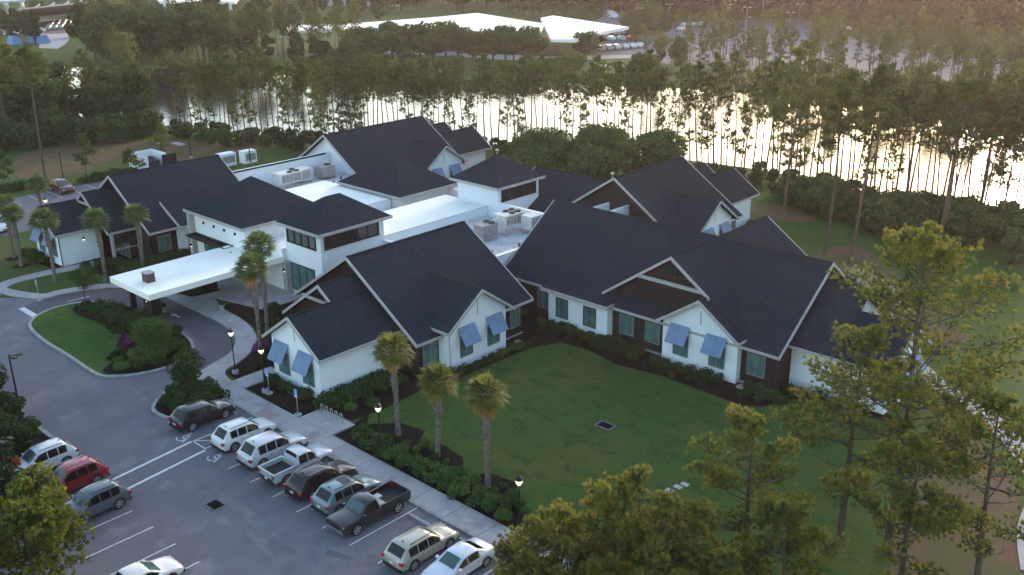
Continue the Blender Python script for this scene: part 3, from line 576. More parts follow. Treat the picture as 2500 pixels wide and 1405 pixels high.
# ================================================================== OBJECTS
# --- vehicles
def lerp(a,b,t): return a+(b-a)*t
def vehicle(name,label,cat,col,L=4.6,W=1.85,H=1.68,kind='suv',loc=(0,0,0),nose=1,rails=False,metal=.3,rimc=None,lower=None):
    """nose=1: nose towards +Y"""
    t=thing(name,label,cat,(loc[0],loc[1],.012),0 if nose>0 else math.pi)
    hw=W/2; P_=paintm(col,metal)
    K={'suv':[(0,.42,.78,.86,.86),(.02,.28,.95,1.0,.94),(.05,.25,1.02,1.10,.98),(.15,.22,1.04,H-.07,1),(.21,.22,1.03,H,1),(.46,.22,1.0,H-.01,1),(.57,.22,.99,H-.08,1),(.73,.22,.98,1.06,1),(.77,.22,.95,1.03,1),(.92,.24,.84,.92,.96),(.975,.3,.70,.78,.88),(1,.38,.58,.62,.78)],
       'sedan':[(0,.38,.70,.78,.82),(.03,.28,.85,.95,.93),(.07,.25,.9,1.0,.97),(.16,.22,.92,1.03,1),(.30,.22,.93,H-.05,1),(.36,.22,.93,H,1),(.50,.22,.92,H-.01,1),(.56,.22,.9,H-.06,1),(.72,.22,.88,.97,1),(.76,.22,.86,.93,1),(.92,.24,.76,.82,.95),(.975,.28,.62,.70,.87),(1,.35,.52,.56,.76)],
       'wagon':[(0,.42,.78,.86,.86),(.02,.28,.92,1.0,.94),(.04,.25,.97,1.05,.98),(.13,.22,.98,H-.09,1),(.20,.22,.98,H,1),(.48,.22,.96,H-.01,1),(.56,.22,.95,H-.07,1),(.71,.22,.93,1.01,1),(.75,.22,.90,.98,1),(.92,.24,.80,.88,.96),(.975,.3,.66,.74,.88),(1,.38,.56,.6,.78)],
       'pickup':[(0,.5,.72,.75,.95),(.02,.42,.76,.80,.98),(.38,.34,.78,.82,1),(.405,.32,1.04,H-.28,1),(.425,.32,1.07,H-.03,1),(.56,.32,1.06,H,1),(.63,.32,1.06,H-.08,1),(.74,.32,1.06,1.16,1),(.78,.32,1.04,1.13,1),(.95,.36,.98,1.06,.97),(.985,.42,.84,.94,.92),(1,.5,.72,.78,.86)],
       'oldpickup':[(0,.5,.72,.75,.95),(.02,.42,.76,.80,.98),(.46,.34,.78,.82,1),(.475,.32,1.04,H-.22,1),(.49,.32,1.07,H-.03,1),(.56,.32,1.06,H,1),(.63,.32,1.06,H-.08,1),(.735,.32,1.08,1.15,1),(.76,.32,1.06,1.12,1),(.955,.36,.98,1.04,.98),(.985,.42,.92,1.0,.95),(1,.5,.8,.86,.92)]}[kind]
    pk='pickup' in kind
    def st(f):
        for a,b in zip(K,K[1:]):
            if a[0]<=f<=b[0]:
                u=(f-a[0])/(b[0]-a[0]); return [lerp(a[i],b[i],u) for i in range(5)]
        return list(K[-1])
    def sec(f):
        _,lo,be,tp,ws=st(f); w_=hw*ws; ca=min(1,max(0,(tp-be-.08)/(H-be-.1)))
        wt=w_*lerp(.92,.76,ca)
        return [(0,lo),(w_*.86,lo),(w_*.985,lo+.13),(w_,lerp(lo,be,.6)),(w_*.965,be),(wt,tp-.045),(wt*.86,tp),(0,tp+.02)]
    fs=sorted(set([k_[0] for k_ in K]+[.30,.65,.84]))
    b=MB(); ring=[]
    for f in fs:
        s_=sec(f); y=-L/2+f*L; ring.append([(x,y,z) for x,z in s_]+[(-x,y,z) for x,z in reversed(s_[1:-1])])
    n=len(ring[0]); vs=[p for r_ in ring for p in r_]; fc=[]
    for i in range(len(ring)-1):
        for k_ in range(n): a=i*n+k_; c=i*n+(k_+1)%n; fc.append((a,a+n,c+n,c))
    fc.append(tuple(range(n))); fc.append(tuple(range(len(ring)*n-1,(len(ring)-1)*n-1,-1)))
    b.add(vs,fc)
    if pk:
        f1=K[2][0] ; y0=-L/2; y1=-L/2+f1*L+.02; zt=1.20
        for sg in (-1,1): 
            xs_=sorted((sg*(hw-.10),sg*(hw-.005))); b.box(xs_[0],xs_[1],y0+.02,y1,.7,zt)
        b.box(-hw+.06,hw-.06,y0,y0+.09,.62,zt-.01); b.box(-hw+.1,hw-.1,y1-.07,y1,.7,zt+.02)
    bo=b.build('body',P_,t,local=True,smooth=38)
    # windows: offset patches on the body
    def gp(f,u,off=.014):
        s_=sec(f); (x0,z0),(x1,z1)=s_[4],s_[5]; return (lerp(x0,x1,u)+off,-L/2+f*L,lerp(z0,z1,u)+off*.4)
    spans={'suv':[(.165,.285),(.30,.445),(.46,.655)],'sedan':[(.31,.49),(.505,.665)],'wagon':[(.15,.285),(.30,.45),(.465,.65)],'pickup':[(.425,.55),(.565,.68)],'oldpickup':[(.485,.53),(.54,.69)]}[kind]
    tail={'suv':.15,'sedan':.26,'wagon':.12,'pickup':.41,'oldpickup':.48}[kind]
    for sg in (-1,1):
        for j,(a,c) in enumerate(spans):
            mb=MB(); N=5; lo=[];up=[]
            for i in range(N+1):
                f=lerp(a,c,i/N); lo.append(gp(f,.06)); tp=sec(f); 
                up.append(gp(f,.9))
            if sg<0: lo=[(-x,y,z) for x,y,z in lo]; up=[(-x,y,z) for x,y,z in up]
            F=[(i,i+1,i+N+2,i+N+1) for i in range(N)]
            if sg<0: F=[tuple(reversed(q)) for q in F]
            mb.add(lo+up,F); mb.build('side_window',M['carglass'],t,local=True)
    def topglass(a,c,nm,m_,inset=.88):
        mb=MB(); N=4; vs=[]
        for i in range(N+1):
            f=lerp(a,c,i/N); s_=sec(f); wt=s_[6][0]*(1.02 if inset>.9 else 1.0); wt=lerp(s_[4][0],s_[5][0],.8)*inset if st(f)[3]-st(f)[2]>.12 else s_[5][0]*inset
            z=st(f)[3]; y=-L/2+f*L
            vs+=[(-wt,y,z+.012-.02),(-wt*.5,y,z+.028),(wt*.5,y,z+.028),(wt,y,z+.012-.02)]
        F=[]
        for i in range(N):
            for k_ in range(3): a_=i*4+k_; F.append((a_,a_+1,a_+5,a_+4))
        mb.add(vs,F); mb.build(nm,m_,t,local=True,smooth=40)
    ws={'suv':(.585,.725),'sedan':(.57,.715),'wagon':(.57,.70),'pickup':(.64,.735),'oldpickup':(.64,.73)}[kind]
    rg={'suv':(.052,.145),'sedan':(.165,.295),'wagon':(.042,.125),'pickup':(.405,.423),'oldpickup':(.476,.489)}[kind]
    topglass(*ws,'windscreen',M['wshield']); topglass(*rg,'rear_window',M['carglass'])
    # wheels
    wr=.40 if pk else (.36 if kind!='sedan' else .33); wy=(.20,.80) if not pk else (.2,.815)
    for sg in (-1,1):
        for f in wy:
            y=-L/2+f*L; mb=MB()
            mb.tube([(sg*(hw-.24),y,wr),(sg*(hw+.005),y,wr)],wr,18); wo=mb.build('wheel',M['tyre'],t,local=True,smooth=40)
            rm=MB(); rm.tube([(sg*(hw),y,wr),(sg*(hw+.02),y,wr)],wr*.20,8)
            for k_ in range(5):
                an=R(72*k_+10); dx,dz=math.cos(an),math.sin(an); nx,nz=-dz*.05,dx*.05
                p=[(y+dx*.03+nx,wr+dz*.03+nz),(y+dx*.03-nx,wr+dz*.03-nz),(y+dx*wr*.68-nx,wr+dz*wr*.68-nz),(y+dx*wr*.68+nx,wr+dz*wr*.68+nz)]
                rm.hexa([(sg*(hw+.004),*q) for q in p],[(sg*(hw+.02),*q) for q in p])
            N=16; vs=[];F=[]
            for k_ in range(N):
                an=2*math.pi*k_/N
                for rr in (wr*.64,wr*.74): vs.append((sg*(hw+.018),y+rr*math.cos(an),wr+rr*math.sin(an)))
            for k_ in range(N): a_=2*k_; c_=2*((k_+1)%N); F.append((a_,a_+1,c_+1,c_))
            rm.add(vs,F); rm.build('rim',M['rim'],wo,local=True)
            # dark arch lip
            N=12; vs=[];F=[]
            for k_ in range(N+1):
                an=R(-8+196*k_/N)
                for rr in (wr*1.0,wr*1.17): vs.append((sg*(hw+.004),y+rr*math.cos(an),wr+rr*math.sin(an)+.01))
            for k_ in range(N): a_=2*k_; F.append((a_,a_+1,a_+3,a_+2))
            MB().add(vs,F).build('wheel_arch',M['plastic'],t,local=True)
    # lamps, bumpers, mirrors
    zb=K[1][2]; lz=zb-.16 if not pk else .86
    for sg in (-1,1):
        x0,x1=sorted((sg*(hw*.72),sg*(hw*.985)))
        y=-L/2
        MB().box(x0,x1,y-.02,y+.16,lz-.02,lz+(.17 if not pk else .26)).build('tail_light',M['taillight'],t,local=True)
        x0,x1=sorted((sg*(hw*.52),sg*(hw*.90)))
        y=L/2; zz=K[-2][2]
        MB().hexa([(x0,y-.20,zz-.10),(x1,y-.26,zz-.10),(x1,y-.14 if pk else y-.20,zz+.04),(x0,y-.10,zz+.04)],[(x0,y-.05,zz-.08),(x1,y-.12,zz-.08),(x1,y-.12,zz+.06),(x0,y-.05,zz+.06)]).build('headlight',M['headlight'],t,local=True)
        fm={'suv':.665,'sedan':.66,'wagon':.65,'pickup':.70,'oldpickup':.71}[kind]; y=-L/2+fm*L; be=st(fm)[2]
        x0,x1=sorted((sg*(hw*.95),sg*(hw+.17))); MB().box(x0,x1,y-.07,y+.07,be,be+.15).build('mirror',P_,t,local=True)
        for fd in ((.31,.47) if kind!='oldpickup' else (.5,)):
            xx=sorted((sg*(hw-.01),sg*(hw+.02))); y=-L/2+(fd+.02)*L; MB().box(xx[0],xx[1],y,y+.14,be-.17,be-.13).build('door_handle',M['chrome'] if not lower else P_,t,local=True)
    low=M['plastic'] if not (kind=='oldpickup') else M['chrome']
    MB().box(-hw*.88,hw*.88,-L/2-.03,-L/2+.15,.26 if not pk else .42,.46 if not pk else .6).build('rear_bumper',low,t,local=True)
    MB().box(-hw*.80,hw*.80,L/2-.14,L/2+.025,.25 if not pk else .44,.40 if not pk else .62).build('front_bumper',low,t,local=True)
    MB().box(-hw*.42,hw*.42,L/2-.08,L/2+.008,.46 if not pk else .68,.60 if not pk else .86).build('grille',M['plastic'],t,local=True)
    MB().box(-.16,.16,-L/2-.045,-L/2-.005,.62,.74).build('number_plate',M['cream'],t,local=True)
    if rails:
        for sg in (-1,1):
            s0=sec(.30)[6][0]; MB().tube([(sg*s0*1.0,-L/2+f*L,H+.05) for f in (.2,.35,.5,.56)],.025,5).build('roof_rail',M['chrome'] if rails==2 else M['black'],t,local=True)
    if kind in('suv','wagon'): MB().hexa([(-.03,-L/2+.19*L,H),(.03,-L/2+.19*L,H),(.03,-L/2+.22*L,H),(-.03,-L/2+.22*L,H)],[(-.01,-L/2+.18*L,H+.09),(.01,-L/2+.18*L,H+.09),(.01,-L/2+.19*L,H+.09),(-.01,-L/2+.19*L,H+.09)]).build('antenna',M['black'],t,local=True)
    if pk:
        f1=K[2][0]; MB().box(-hw+.10,hw-.10,-L/2+.09,-L/2+f1*L-.05,.83,.85).build('bed_liner',M['plastic'],t,local=True)
    return t
# near row along the pavement (stall centres)
vehicle('suv','black SUV parked beside the planted corner bed','SUV',(.008,.009,.012),4.75,1.88,1.62,'suv',(-63.85,33.55),metal=.2)
vehicle('suv','white SUV parked next to the striped access aisle','SUV',(.62,.64,.66),4.65,1.84,1.70,'suv',(-58.8,33.95),rails=1,metal=.0)
vehicle('minivan_suv','silver white long SUV between the white SUV and the grey pickup','SUV',(.50,.52,.56),4.95,1.95,1.76,'suv',(-55.35,34.1),metal=.25)
tk=vehicle('pickup_truck','pale grey blue pickup with an empty black bed','pickup truck',(.42,.47,.53),5.15,1.9,1.78,'pickup',(-52.15,33.95),metal=.25)
vehicle('suv','dark brown black SUV with chrome roof rails beside the grey pickup','SUV',(.018,.010,.010),4.85,1.92,1.68,'suv',(-49.35,33.9),rails=2,metal=.3)
bs=vehicle('suv','blue grey SUV with a dark sunroof between dark SUV and black pickup','SUV',(.16,.22,.25),4.65,1.88,1.66,'suv',(-46.65,33.95),rails=1,metal=.35)
MB().box(-.42,.42,-.55,.10,1.665,1.685).build('sunroof',M['carglass'],bs,local=True)
ot=vehicle('pickup_truck','old black pickup with a white toolbox backed into its stall','pickup truck',(.016,.014,.015),5.5,1.92,1.74,'oldpickup',(-44.0,33.6),-1,metal=.1)
MB().box(-.93,.93,-.62,-.18,1.0,1.30).build('toolbox',M['trim'],ot,local=True); MB().box(.1,.6,-1.25,-.8,.86,1.05).build('cargo_box',M['steel'],ot,local=True)
vehicle('station_wagon','beige wagon with black roof rails beside the silver sedan','station wagon',(.42,.38,.32),4.80,1.85,1.62,'wagon',(-38.65,33.3),rails=1,metal=.35)
vehicle('sedan','silver white sedan at the right end of the near row','sedan',(.58,.60,.68),4.75,1.82,1.43,'sedan',(-35.75,33.55),-1,metal=.25)
# opposite row
vehicle('suv','white SUV half hidden behind the yellow green tree','SUV',(.55,.58,.61),4.6,1.85,1.68,'suv',(-65.95,22.1),-1,rails=1,metal=.05)
vehicle('suv','bright red SUV with chrome window trim in the left row','SUV',(.26,.008,.018),4.65,1.86,1.68,'suv',(-61.95,22.35),-1,rails=2,metal=.3)
vehicle('suv','slate grey SUV next to the red SUV','SUV',(.085,.10,.13),4.5,1.85,1.66,'suv',(-57.95,22.0),-1,rails=1,metal=.35)
vehicle('sedan','white car cut off by the bottom edge of the photo','sedan',(.62,.58,.56),4.7,1.82,1.45,'sedan',(-48.2,20.2),1,metal=.1)
vehicle('suv','pale blue grey car nose behind the tree at the far left','SUV',(.42,.47,.53),4.6,1.85,1.66,'suv',(-69.5,17.6),-1,metal=.2)
# lot by the left wing
c_=vehicle('suv','maroon SUV parked alone by the lamp post behind the left wing','SUV',(.095,.006,.014),4.8,1.9,1.70,'suv',(-141.3,57.3),metal=.3); c_.rotation_euler=(0,0,R(-90))
c_=vehicle('suv','white SUV behind the palms in the left lot nearest the grass','SUV',(.62,.64,.66),4.7,1.86,1.7,'suv',(-128.6,43.6),metal=0); c_.rotation_euler=(0,0,R(-90))
c_=vehicle('sedan','white sedan at the left edge of the photo','sedan',(.6,.62,.66),4.7,1.82,1.45,'sedan',(-129.0,40.6),metal=.1); c_.rotation_euler=(0,0,R(-90))
# --- small site objects
for x in (-41.4,): 
    o=MB().hexa([(x-1.0,35.5,.012),(x+1.0,35.5,.012),(x+1.0,35.72,.012),(x-1.0,35.72,.012)],[(x-1.0,35.55,.13),(x+1.0,35.55,.13),(x+1.0,35.67,.13),(x-1.0,35.67,.13)]).build('wheel_stop',M['concrete']); tag(o,'pale concrete wheel stop in the empty stall beside the black pickup','wheel stop','concrete wheel stops')
for x,l in ((-38.65,'concrete wheel stop ahead of the beige wagon'),(-35.7,'concrete wheel stop behind the silver white sedan'),(-63.9,'concrete wheel stop ahead of the black SUV')):
    c=o.copy(); S.collection.objects.link(c); c.location=(x+41.4,.25,0); c['label']=l
def grate(x,y,label,lx=1.0,ly=.75,z=.014):
    t=thing('drain_grate',label,'drain',(x,y,z)); 
    MB().box(-lx/2-.14,lx/2+.14,-ly/2-.14,ly/2+.14,0,.03).build('frame',M['asphalt'],t,local=True)
    g=MB().box(-lx/2,lx/2,-ly/2,ly/2,.03,.035); 
    for i in range(9): g.box(-lx/2+.03+i*lx/9,-lx/2+.07+i*lx/9,-ly/2,ly/2,.035,.055)
    g.build('grate',M['mulch'],t,local=True); return t
grate(-52.75,27.75,'square storm drain grate in the car park asphalt'); grate(-40.35,53.55,'storm drain grate in the middle of the court lawn',1.1,.7,.008)
for i,(px,py) in enumerate(((1635,1199),(1655,1190),(1672,1184))):
    p=at(px,py); o=MB().box(p.x-.28,p.x+.28,p.y-.2,p.y+.2,0,.05).build('valve_cover',M['concrete']); tag(o,'pale valve cover in the lawn above the pines, '+('leftmost','middle','rightmost')[i]+' of three','valve cover','pale valve covers in the lawn')
# bike rack: five loops
br=thing('bike_rack','silver wave bike rack on the concrete pad','bike rack',(-56.5,40.2,.12))
pts=[]; mb=MB()
for i in range(5):
    x=-1.35+i*.6
    pts+=[(x,0,.0 if i==0 else .25)]+[(x,0,.75)]+[(x+.15+.15*math.cos(R(180-a)),0,.75+.15*math.sin(R(a))) for a in range(0,181,45)]+[(x+.3,0,.25)]
    if i<4: pts+=[(x+.45,0,.12)]
pts+=[(-1.35+2.7,0,0)]
mb.tube(pts,.035,6); mb.build('tube',M['steel'],br,local=True)
# handicap and stop signs
def sign(x,y,label,kind='blue'):
    t=thing('parking_sign' if kind=='blue' else 'traffic_sign',label,'sign',(x,y,0))
    MB().tube([(0,0,0),(0,0,2.3)],.035,6).build('post',M['steel'],t,local=True); MB().lathe([(.3,0),(.3,.12)],n=12).build('base',M['concrete'],t,local=True)
    if kind=='blue':
        MB().box(-.2,.2,-.06,-.04,1.75,2.3).build('panel',M['bluepaint'],t,local=True)
        MB().box(-.17,.17,-.065,-.061,1.6,1.73).build('plate',M['white'],t,local=True)
        s=MB(); s.lathe([(.035,0),(.035,.005)],(0,0,0),8); q=MB()
        q.box(-.03,.03,-.068,-.062,2.16,2.22); q.box(-.03,.0,-.068,-.062,1.95,2.14); q.box(-.0,.10,-.068,-.062,2.0,2.03); q.box(.08,.11,-.068,-.062,1.86,2.0)
        for k_ in range(8):
            a=R(150+k_*28); q.box(-.01+.1*math.cos(a)-.012,-.01+.1*math.cos(a)+.012,-.068,-.062,1.95+.1*math.sin(a)-.012,1.95+.1*math.sin(a)+.012)
        q.build('wheelchair_symbol',M['white'],t,local=True)
    else: MB().box(-.25,.25,-.05,-.03,1.7,2.3).build('panel',M['steel'],t,local=True)
    return t
a_=g0=None
p=at(658,962); sign(p.x,p.y,'blue accessible parking sign under the left blue shutter'); p=at(728,1015); sign(p.x,p.y,'blue accessible parking sign near the wing corner, nearer the bike rack')
p=at(95,735); 
sign(*at(97,735)[:2],'grey sign post seen edge on beside the entrance drive','grey')
# lamp posts
def post_lamp():
    t=thing('lamp_post','x','lamp post')
    MB().lathe([(.28,0),(.28,.28),(.24,.32)],n=12).build('base',M['concrete'],t,local=True)
    MB().lathe([(.10,.3),(.07,.5),(.055,.9),(.045,3.4),(.07,3.45)],n=8).build('pole',M['black'],t,local=True)
    MB().lathe([(.09,3.45),(.20,3.62),(.24,3.8),(.22,3.84)],n=12).build('globe',M['lamp'],t,local=True,smooth=50)
    MB().lathe([(.27,3.84),(.25,3.9),(.17,4.02),(.06,4.1),(.02,4.22)],n=12).build('cap',M['black'],t,local=True,smooth=50); return t
PLk=Kit(post_lamp())
for (px,py,l) in ((575,912,'black post lamp on the curve of the entrance pavement'),(930,1110,'black post lamp with lit globe beside the first lawn palm'),(1268,1302,'black post lamp with lit globe at the end of the shrub bed'),(648,940,'black post lamp with lit globe by the left blue shutter'),(123,560,'black post lamp with lit globe behind the left palms'),(350,910,'x')):
    if l=='x': continue
    p=at(px,py); 
    if px==648: p=at(648,958)
    PLk.place((p.x,p.y,0),0,1,l,'lamp post','black post lamps')
def lot_lamp():
    t=thing('parking_lamp','x','lamp post')
    MB().lathe([(.22,0),(.22,.4)],n=10).build('base',M['concrete'],t,local=True)
    MB().tube([(0,0,.4),(0,0,5.3)],[.085,.065],8).build('pole',M['black'],t,local=True)
    for sg in (0,1):
        h=MB(); h.tube([(0,0,5.15),(.5,.3-.6*sg,5.22)],.03,5); h.box(.42,.85,.12-.6*sg+.05,.42-.6*sg+.05,5.18,5.30); ho=h.build('lamp_head',M['black'],t,local=True)
        MB().box(.47,.80,.17-.6*sg+.05,.37-.6*sg+.05,5.165,5.178).build('lens',M['steel'],ho,local=True)
    return t
LLk=Kit(lot_lamp())
for (px,py,l,rz) in ((52,1018,'tall black car park lamp beside the entrance road at left',30),(158,455,'tall black lamp by the maroon SUV',0),(467,387,'tall black lamp behind the left wing ridge',60),(612,400,'tall black lamp beside the white tanks behind the left wing',0)):
    p=at(px,py); LLk.place((p.x,p.y,0),R(rz),1,l,'lamp post','tall car park lamps')
p=at(143,1285,3.5); LLk.place((-62.2,18.6,0),R(20),1,'tall black twin lamp rising from the yellow green trees at lower left','lamp post','tall car park lamps')
# bollard pots at the entrance
for (px,py,l) in ((543,760,'white urn planter on the pavement beyond the drive curve'),(402,765,'pale urn planter beneath the drive through canopy')):
    p=at(px,py); t=thing('urn_planter',l,'planter',(p.x,p.y,.12),0,'urn planters')
    MB().lathe([(.2,0),(.24,.1),(.16,.2),(.3,.55),(.34,.6),(.28,.6)],n=12).build('urn',M['trim'],t,local=True); MB().lathe([(.28,.58),(.3,.75),(.1,1.0)],n=7).build('plant',M['dkgreen'],t,local=True)
for (x,y,l) in ((-104.95,48.0,'small lit orange planter on the porch shelf'),(-104.95,48.8,'small dark grey planter on the porch shelf')):
    t=thing('flower_pot',l,'flower pot',(x,y,1.56)); MB().lathe([(.14,0),(.2,.3)],n=10).build('pot',M['palmdead' if 'orange' in l else 'unitg'],t,local=True); MB().lathe([(.16,.3),(.2,.45),(.05,.6)],n=7).build('plant',M['dkgreen'],t,local=True)
# roof machines
def unit(x,y,z,lx,ly,lz,label,m='unit',fans=2,legs=.5,duct=False):
    t=thing('air_conditioner',label,'air conditioner',(x,y,z))
    fr=MB()
    for sx in (-1,1):
        for sy in (-1,1): fr.box(sx*lx/2-(.06 if sx>0 else 0),sx*lx/2+(.06 if sx<0 else 0),sy*ly/2-(.06 if sy>0 else 0),sy*ly/2+(.06 if sy<0 else 0),0,legs)
    fr.box(-lx/2,lx/2,-ly/2,-ly/2+.06,.1,.16); fr.box(-lx/2,lx/2,ly/2-.06,ly/2,.1,.16); fr.build('stand',M['steel'],t,local=True)
    MB().box(-lx/2,lx/2,-ly/2,ly/2,legs,legs+lz).build('casing',M[m],t,local=True)
    g=MB(); n=5
    for i in range(n): 
        yy=-ly/2+.12+i*(ly-.24)/n; g.box(lx/2,lx/2+.015,yy+.03,yy+(ly-.24)/n-.03,legs+.15,legs+lz-.15)
    g.build('coil_panel',M['unitg'],t,local=True)
    c=math.ceil(fans/2)
    for i in range(fans):
        cx=(-lx/4 if i%2 else lx/4) if fans>1 else 0; cy=ly/2-(i//2+.5)*ly/max(c,1)/1.6 if fans>2 else ly/2-.55
        f=MB().lathe([(.36,0),(.38,.10),(.34,.12),(.30,.06)],(cx,cy,legs+lz),14); f.build('fan',M['black'],t,local=True)
    return t
def put(u,w_): u.location=w_
unit(-71.5,76.3,3.7,1.9,2.9,1.25,'large white rooftop unit with four black fans on tall legs','unit',4,1.0)
unit(-69.6,77.9,3.7,1.5,1.7,1.5,'white cabinet behind the four fan rooftop unit','unit',0,.5)
unit(-71.4,72.6,3.7,1.5,2.2,1.35,'tan rooftop unit nearest the front wing ridge','unitg',2,.5)
unit(-104.6,70.6,4.2,1.9,3.2,1.3,'long white rooftop unit beside the long white parapet','unit',3,.8)
unit(-105.5,73.6,4.2,1.7,1.6,1.5,'white cabinet at the end of the long rooftop unit','unit',0,.4)
unit(-105.2,76.9,4.2,1.9,2.0,1.4,'grey rooftop unit closest to the white gable wall','unitg',1,.3)
for i,(x,y,z,l) in enumerate(((-102.3,70.3,4.2,'x'),(-101.9,71.6,4.2,'x'),(-101.4,73.2,4.2,'x'),(-103,77.8,4.2,'x'),(-101.6,75.5,4.2,'x'),(-67.6,69.6,3.7,'y'),(-66.4,71.8,3.7,'y'),(-67.1,73.2,3.7,'y'),(-66.0,75.0,3.7,'y'))):
    o=MB().lathe([(.16,0),(.1,.12),(.1,.3),(.17,.32),(.17,.36)],n=8).build('roof_vent',M['black'] ); o.location=(x,y,z)
    tag(o,'small black vent pipe on the flat roof beside the white gable wall' if l=='x' else 'small black vent pipe on the flat roof between front wing and right wing','roof vent','vent pipes left roof' if l=='x' else 'vent pipes right roof')
o=MB().tube([(-75.6,69.6,3.85),(-74.6,69.6,3.85),(-74.0,70.4,3.85),(-74.8,71.6,3.85),(-76.2,71.9,3.85)],.09,6).build('hose',M['black']); tag(o,'black pipe loop lying on the grey roof deck','pipe')
# little finials / cameras at roof tips
for (x,y,z,l) in ((-79.3,82.8,10.2,'small white weather sensor on the far square tower'),(-64.9,86.2,9.05,'small white vent at the ridge tip of the far right wing')):
    o=MB().lathe([(.06,0),(.05,.3),(.22,.45),(.2,.55)],n=8).build('roof_sensor',M['trim']); o.location=(x,y,z); tag(o,l,'sensor')
# sheds behind the left wing
t=thing('trash_enclosure','white walled bin enclosure with dark gate behind the left wing','enclosure',(-145.5,73,0))
w_=MB(); w_.box(-2.6,-2.4,-2,2,0,2.3); w_.box(-2.4,2.0,1.8,2,0,2.3); w_.box(-2.4,2.0,-2,-1.8,0,2.3); w_.box(2.0,2.2,-2,-1.2,0,2.3); w_.build('wall',M['white'],t,local=True); MB().box(2.0,2.1,1.2,3.6,.2,2.1).build('gate',M['black'],t,local=True)
t2=thing('dumpster','dark navy dumpster with sloped lids inside the white enclosure','dumpster',(-145.0,73,0)); MB().hexa([(-1,-.9,.1),(1,-.9,.1),(1,.9,.1),(-1,.9,.1)],[(-1.1,-1,1.7),(1.1,-1,1.3),(1.1,1,1.3),(-1.1,1,1.7)]).build('bin',mat('navy',(.02,.028,.05),.5),t2,local=True); MB().box(-1.1,1.1,-.02,.02,1.32,1.75).build('lid_seam',M['black'],t2,local=True)
for (x,y,lx,ly,l) in ((-137.5,81.8,1.6,2.6,'long white generator cabinet behind the left wing roof'),(-136.6,85.2,1.6,2.2,'white generator cabinet at the right of the pair behind the left wing')):
    t=thing('generator',l,'generator',(x,y,0)); MB().box(-lx/2,lx/2,-ly/2,ly/2,.1,2.0).build('casing',M['white'],t,local=True); MB().box(-lx/2-.1,lx/2+.1,-ly/2-.1,ly/2+.1,0,.1).build('pad',M['concrete'],t,local=True); MB().box(lx/2,lx/2+.02,-ly/2+.2,ly/2-.2,.5,1.6).build('louvre',M['unitg'],t,local=True)
# landscape boulders and door slabs by the wings
for i,(px,py,sc,l) in enumerate(((1815,948,.7,'pinkish stone slab by the corner of the right wing'),(1268,838,.6,'pale stone by the corner of the front wing'))):
    p=at(px,py); mb=MB(); mb.hexa([(-.5,-.4,0),(.5,-.35,0),(.45,.4,0),(-.5,.35,0)],[(-.42,-.3,.22),(.38,-.28,.16),(.35,.3,.2),(-.4,.28,.25)]); o=mb.build('boulder',M['pink']); o.location=p; o.scale=(sc*1.6,sc*1.3,sc*1.2); tag(o,l,'rock')
# ================================================================== VEGETATION
def mesh_np(name,V,Fc,material,parent=None):
    me=bpy.data.meshes.new(name); V=np.asarray(V,dtype=np.float32); Fc=np.asarray(Fc,dtype=np.int32)
    n,k=Fc.shape
    me.vertices.add(len(V)); me.vertices.foreach_set('co',V.ravel())
    me.loops.add(n*k); me.loops.foreach_set('vertex_index',Fc.ravel())
    me.polygons.add(n); me.polygons.foreach_set('loop_start',np.arange(0,n*k,k,dtype=np.int32))
    me.update(calc_edges=True); me.validate(); me.materials.append(material)
    o=bpy.data.objects.new(name,me); S.collection.objects.link(o)
    if parent is not None: o.parent=parent
    return o
def unit_v(rs,n):
    v=rs.normal(size=(n,3)); return v/np.linalg.norm(v,axis=1,keepdims=True)
def leaves(rs,cent,rad,n,size,flat=.8,shell=.55):
    """n leaf triangles in ellipsoidal clumps: centres (m,3), radii (m,)"""
    m=len(cent); idx=rs.integers(0,m,n); d=unit_v(rs,n); r=(shell+(1-shell)*rs.random(n))**.6
    p=cent[idx]+d*(rad[idx]*r)[:,None]*np.array([1,1,flat])
    a=unit_v(rs,n); nrm=d+unit_v(rs,n)*.9; nrm/=np.linalg.norm(nrm,axis=1,keepdims=True)
    a=np.cross(nrm,a); a/=np.linalg.norm(a,axis=1,keepdims=True); b=np.cross(nrm,a)
    s=size*(.6+.8*rs.random(n))[:,None]
    V=np.stack([p-a*s,p+b*s*.8,p+a*s,p-b*s*.8],1).reshape(-1,3); F=np.arange(4*n).reshape(-1,4); return V,F
def tufts(rs,pos,dirs,k,L,w,up=.35,spread=.9):
    """needle tufts: k thin blades from every position"""
    n=len(pos); P_=np.repeat(pos,k,0); D=np.repeat(dirs,k,0)+unit_v(rs,n*k)*spread+np.array([0,0,up]); D/=np.linalg.norm(D,axis=1,keepdims=True)
    ln=L*(.6+.55*rs.random(n*k))[:,None]; s=np.cross(D,unit_v(rs,n*k)); s/=np.linalg.norm(s,axis=1,keepdims=True)
    base=P_+D*ln*.12
    V=np.stack([base-s*w*.5,base+s*w*.5,base+D*ln+s*w*.28,base+D*ln-s*w*.28],1).reshape(-1,3); F=np.arange(4*n*k).reshape(-1,4); return V,F
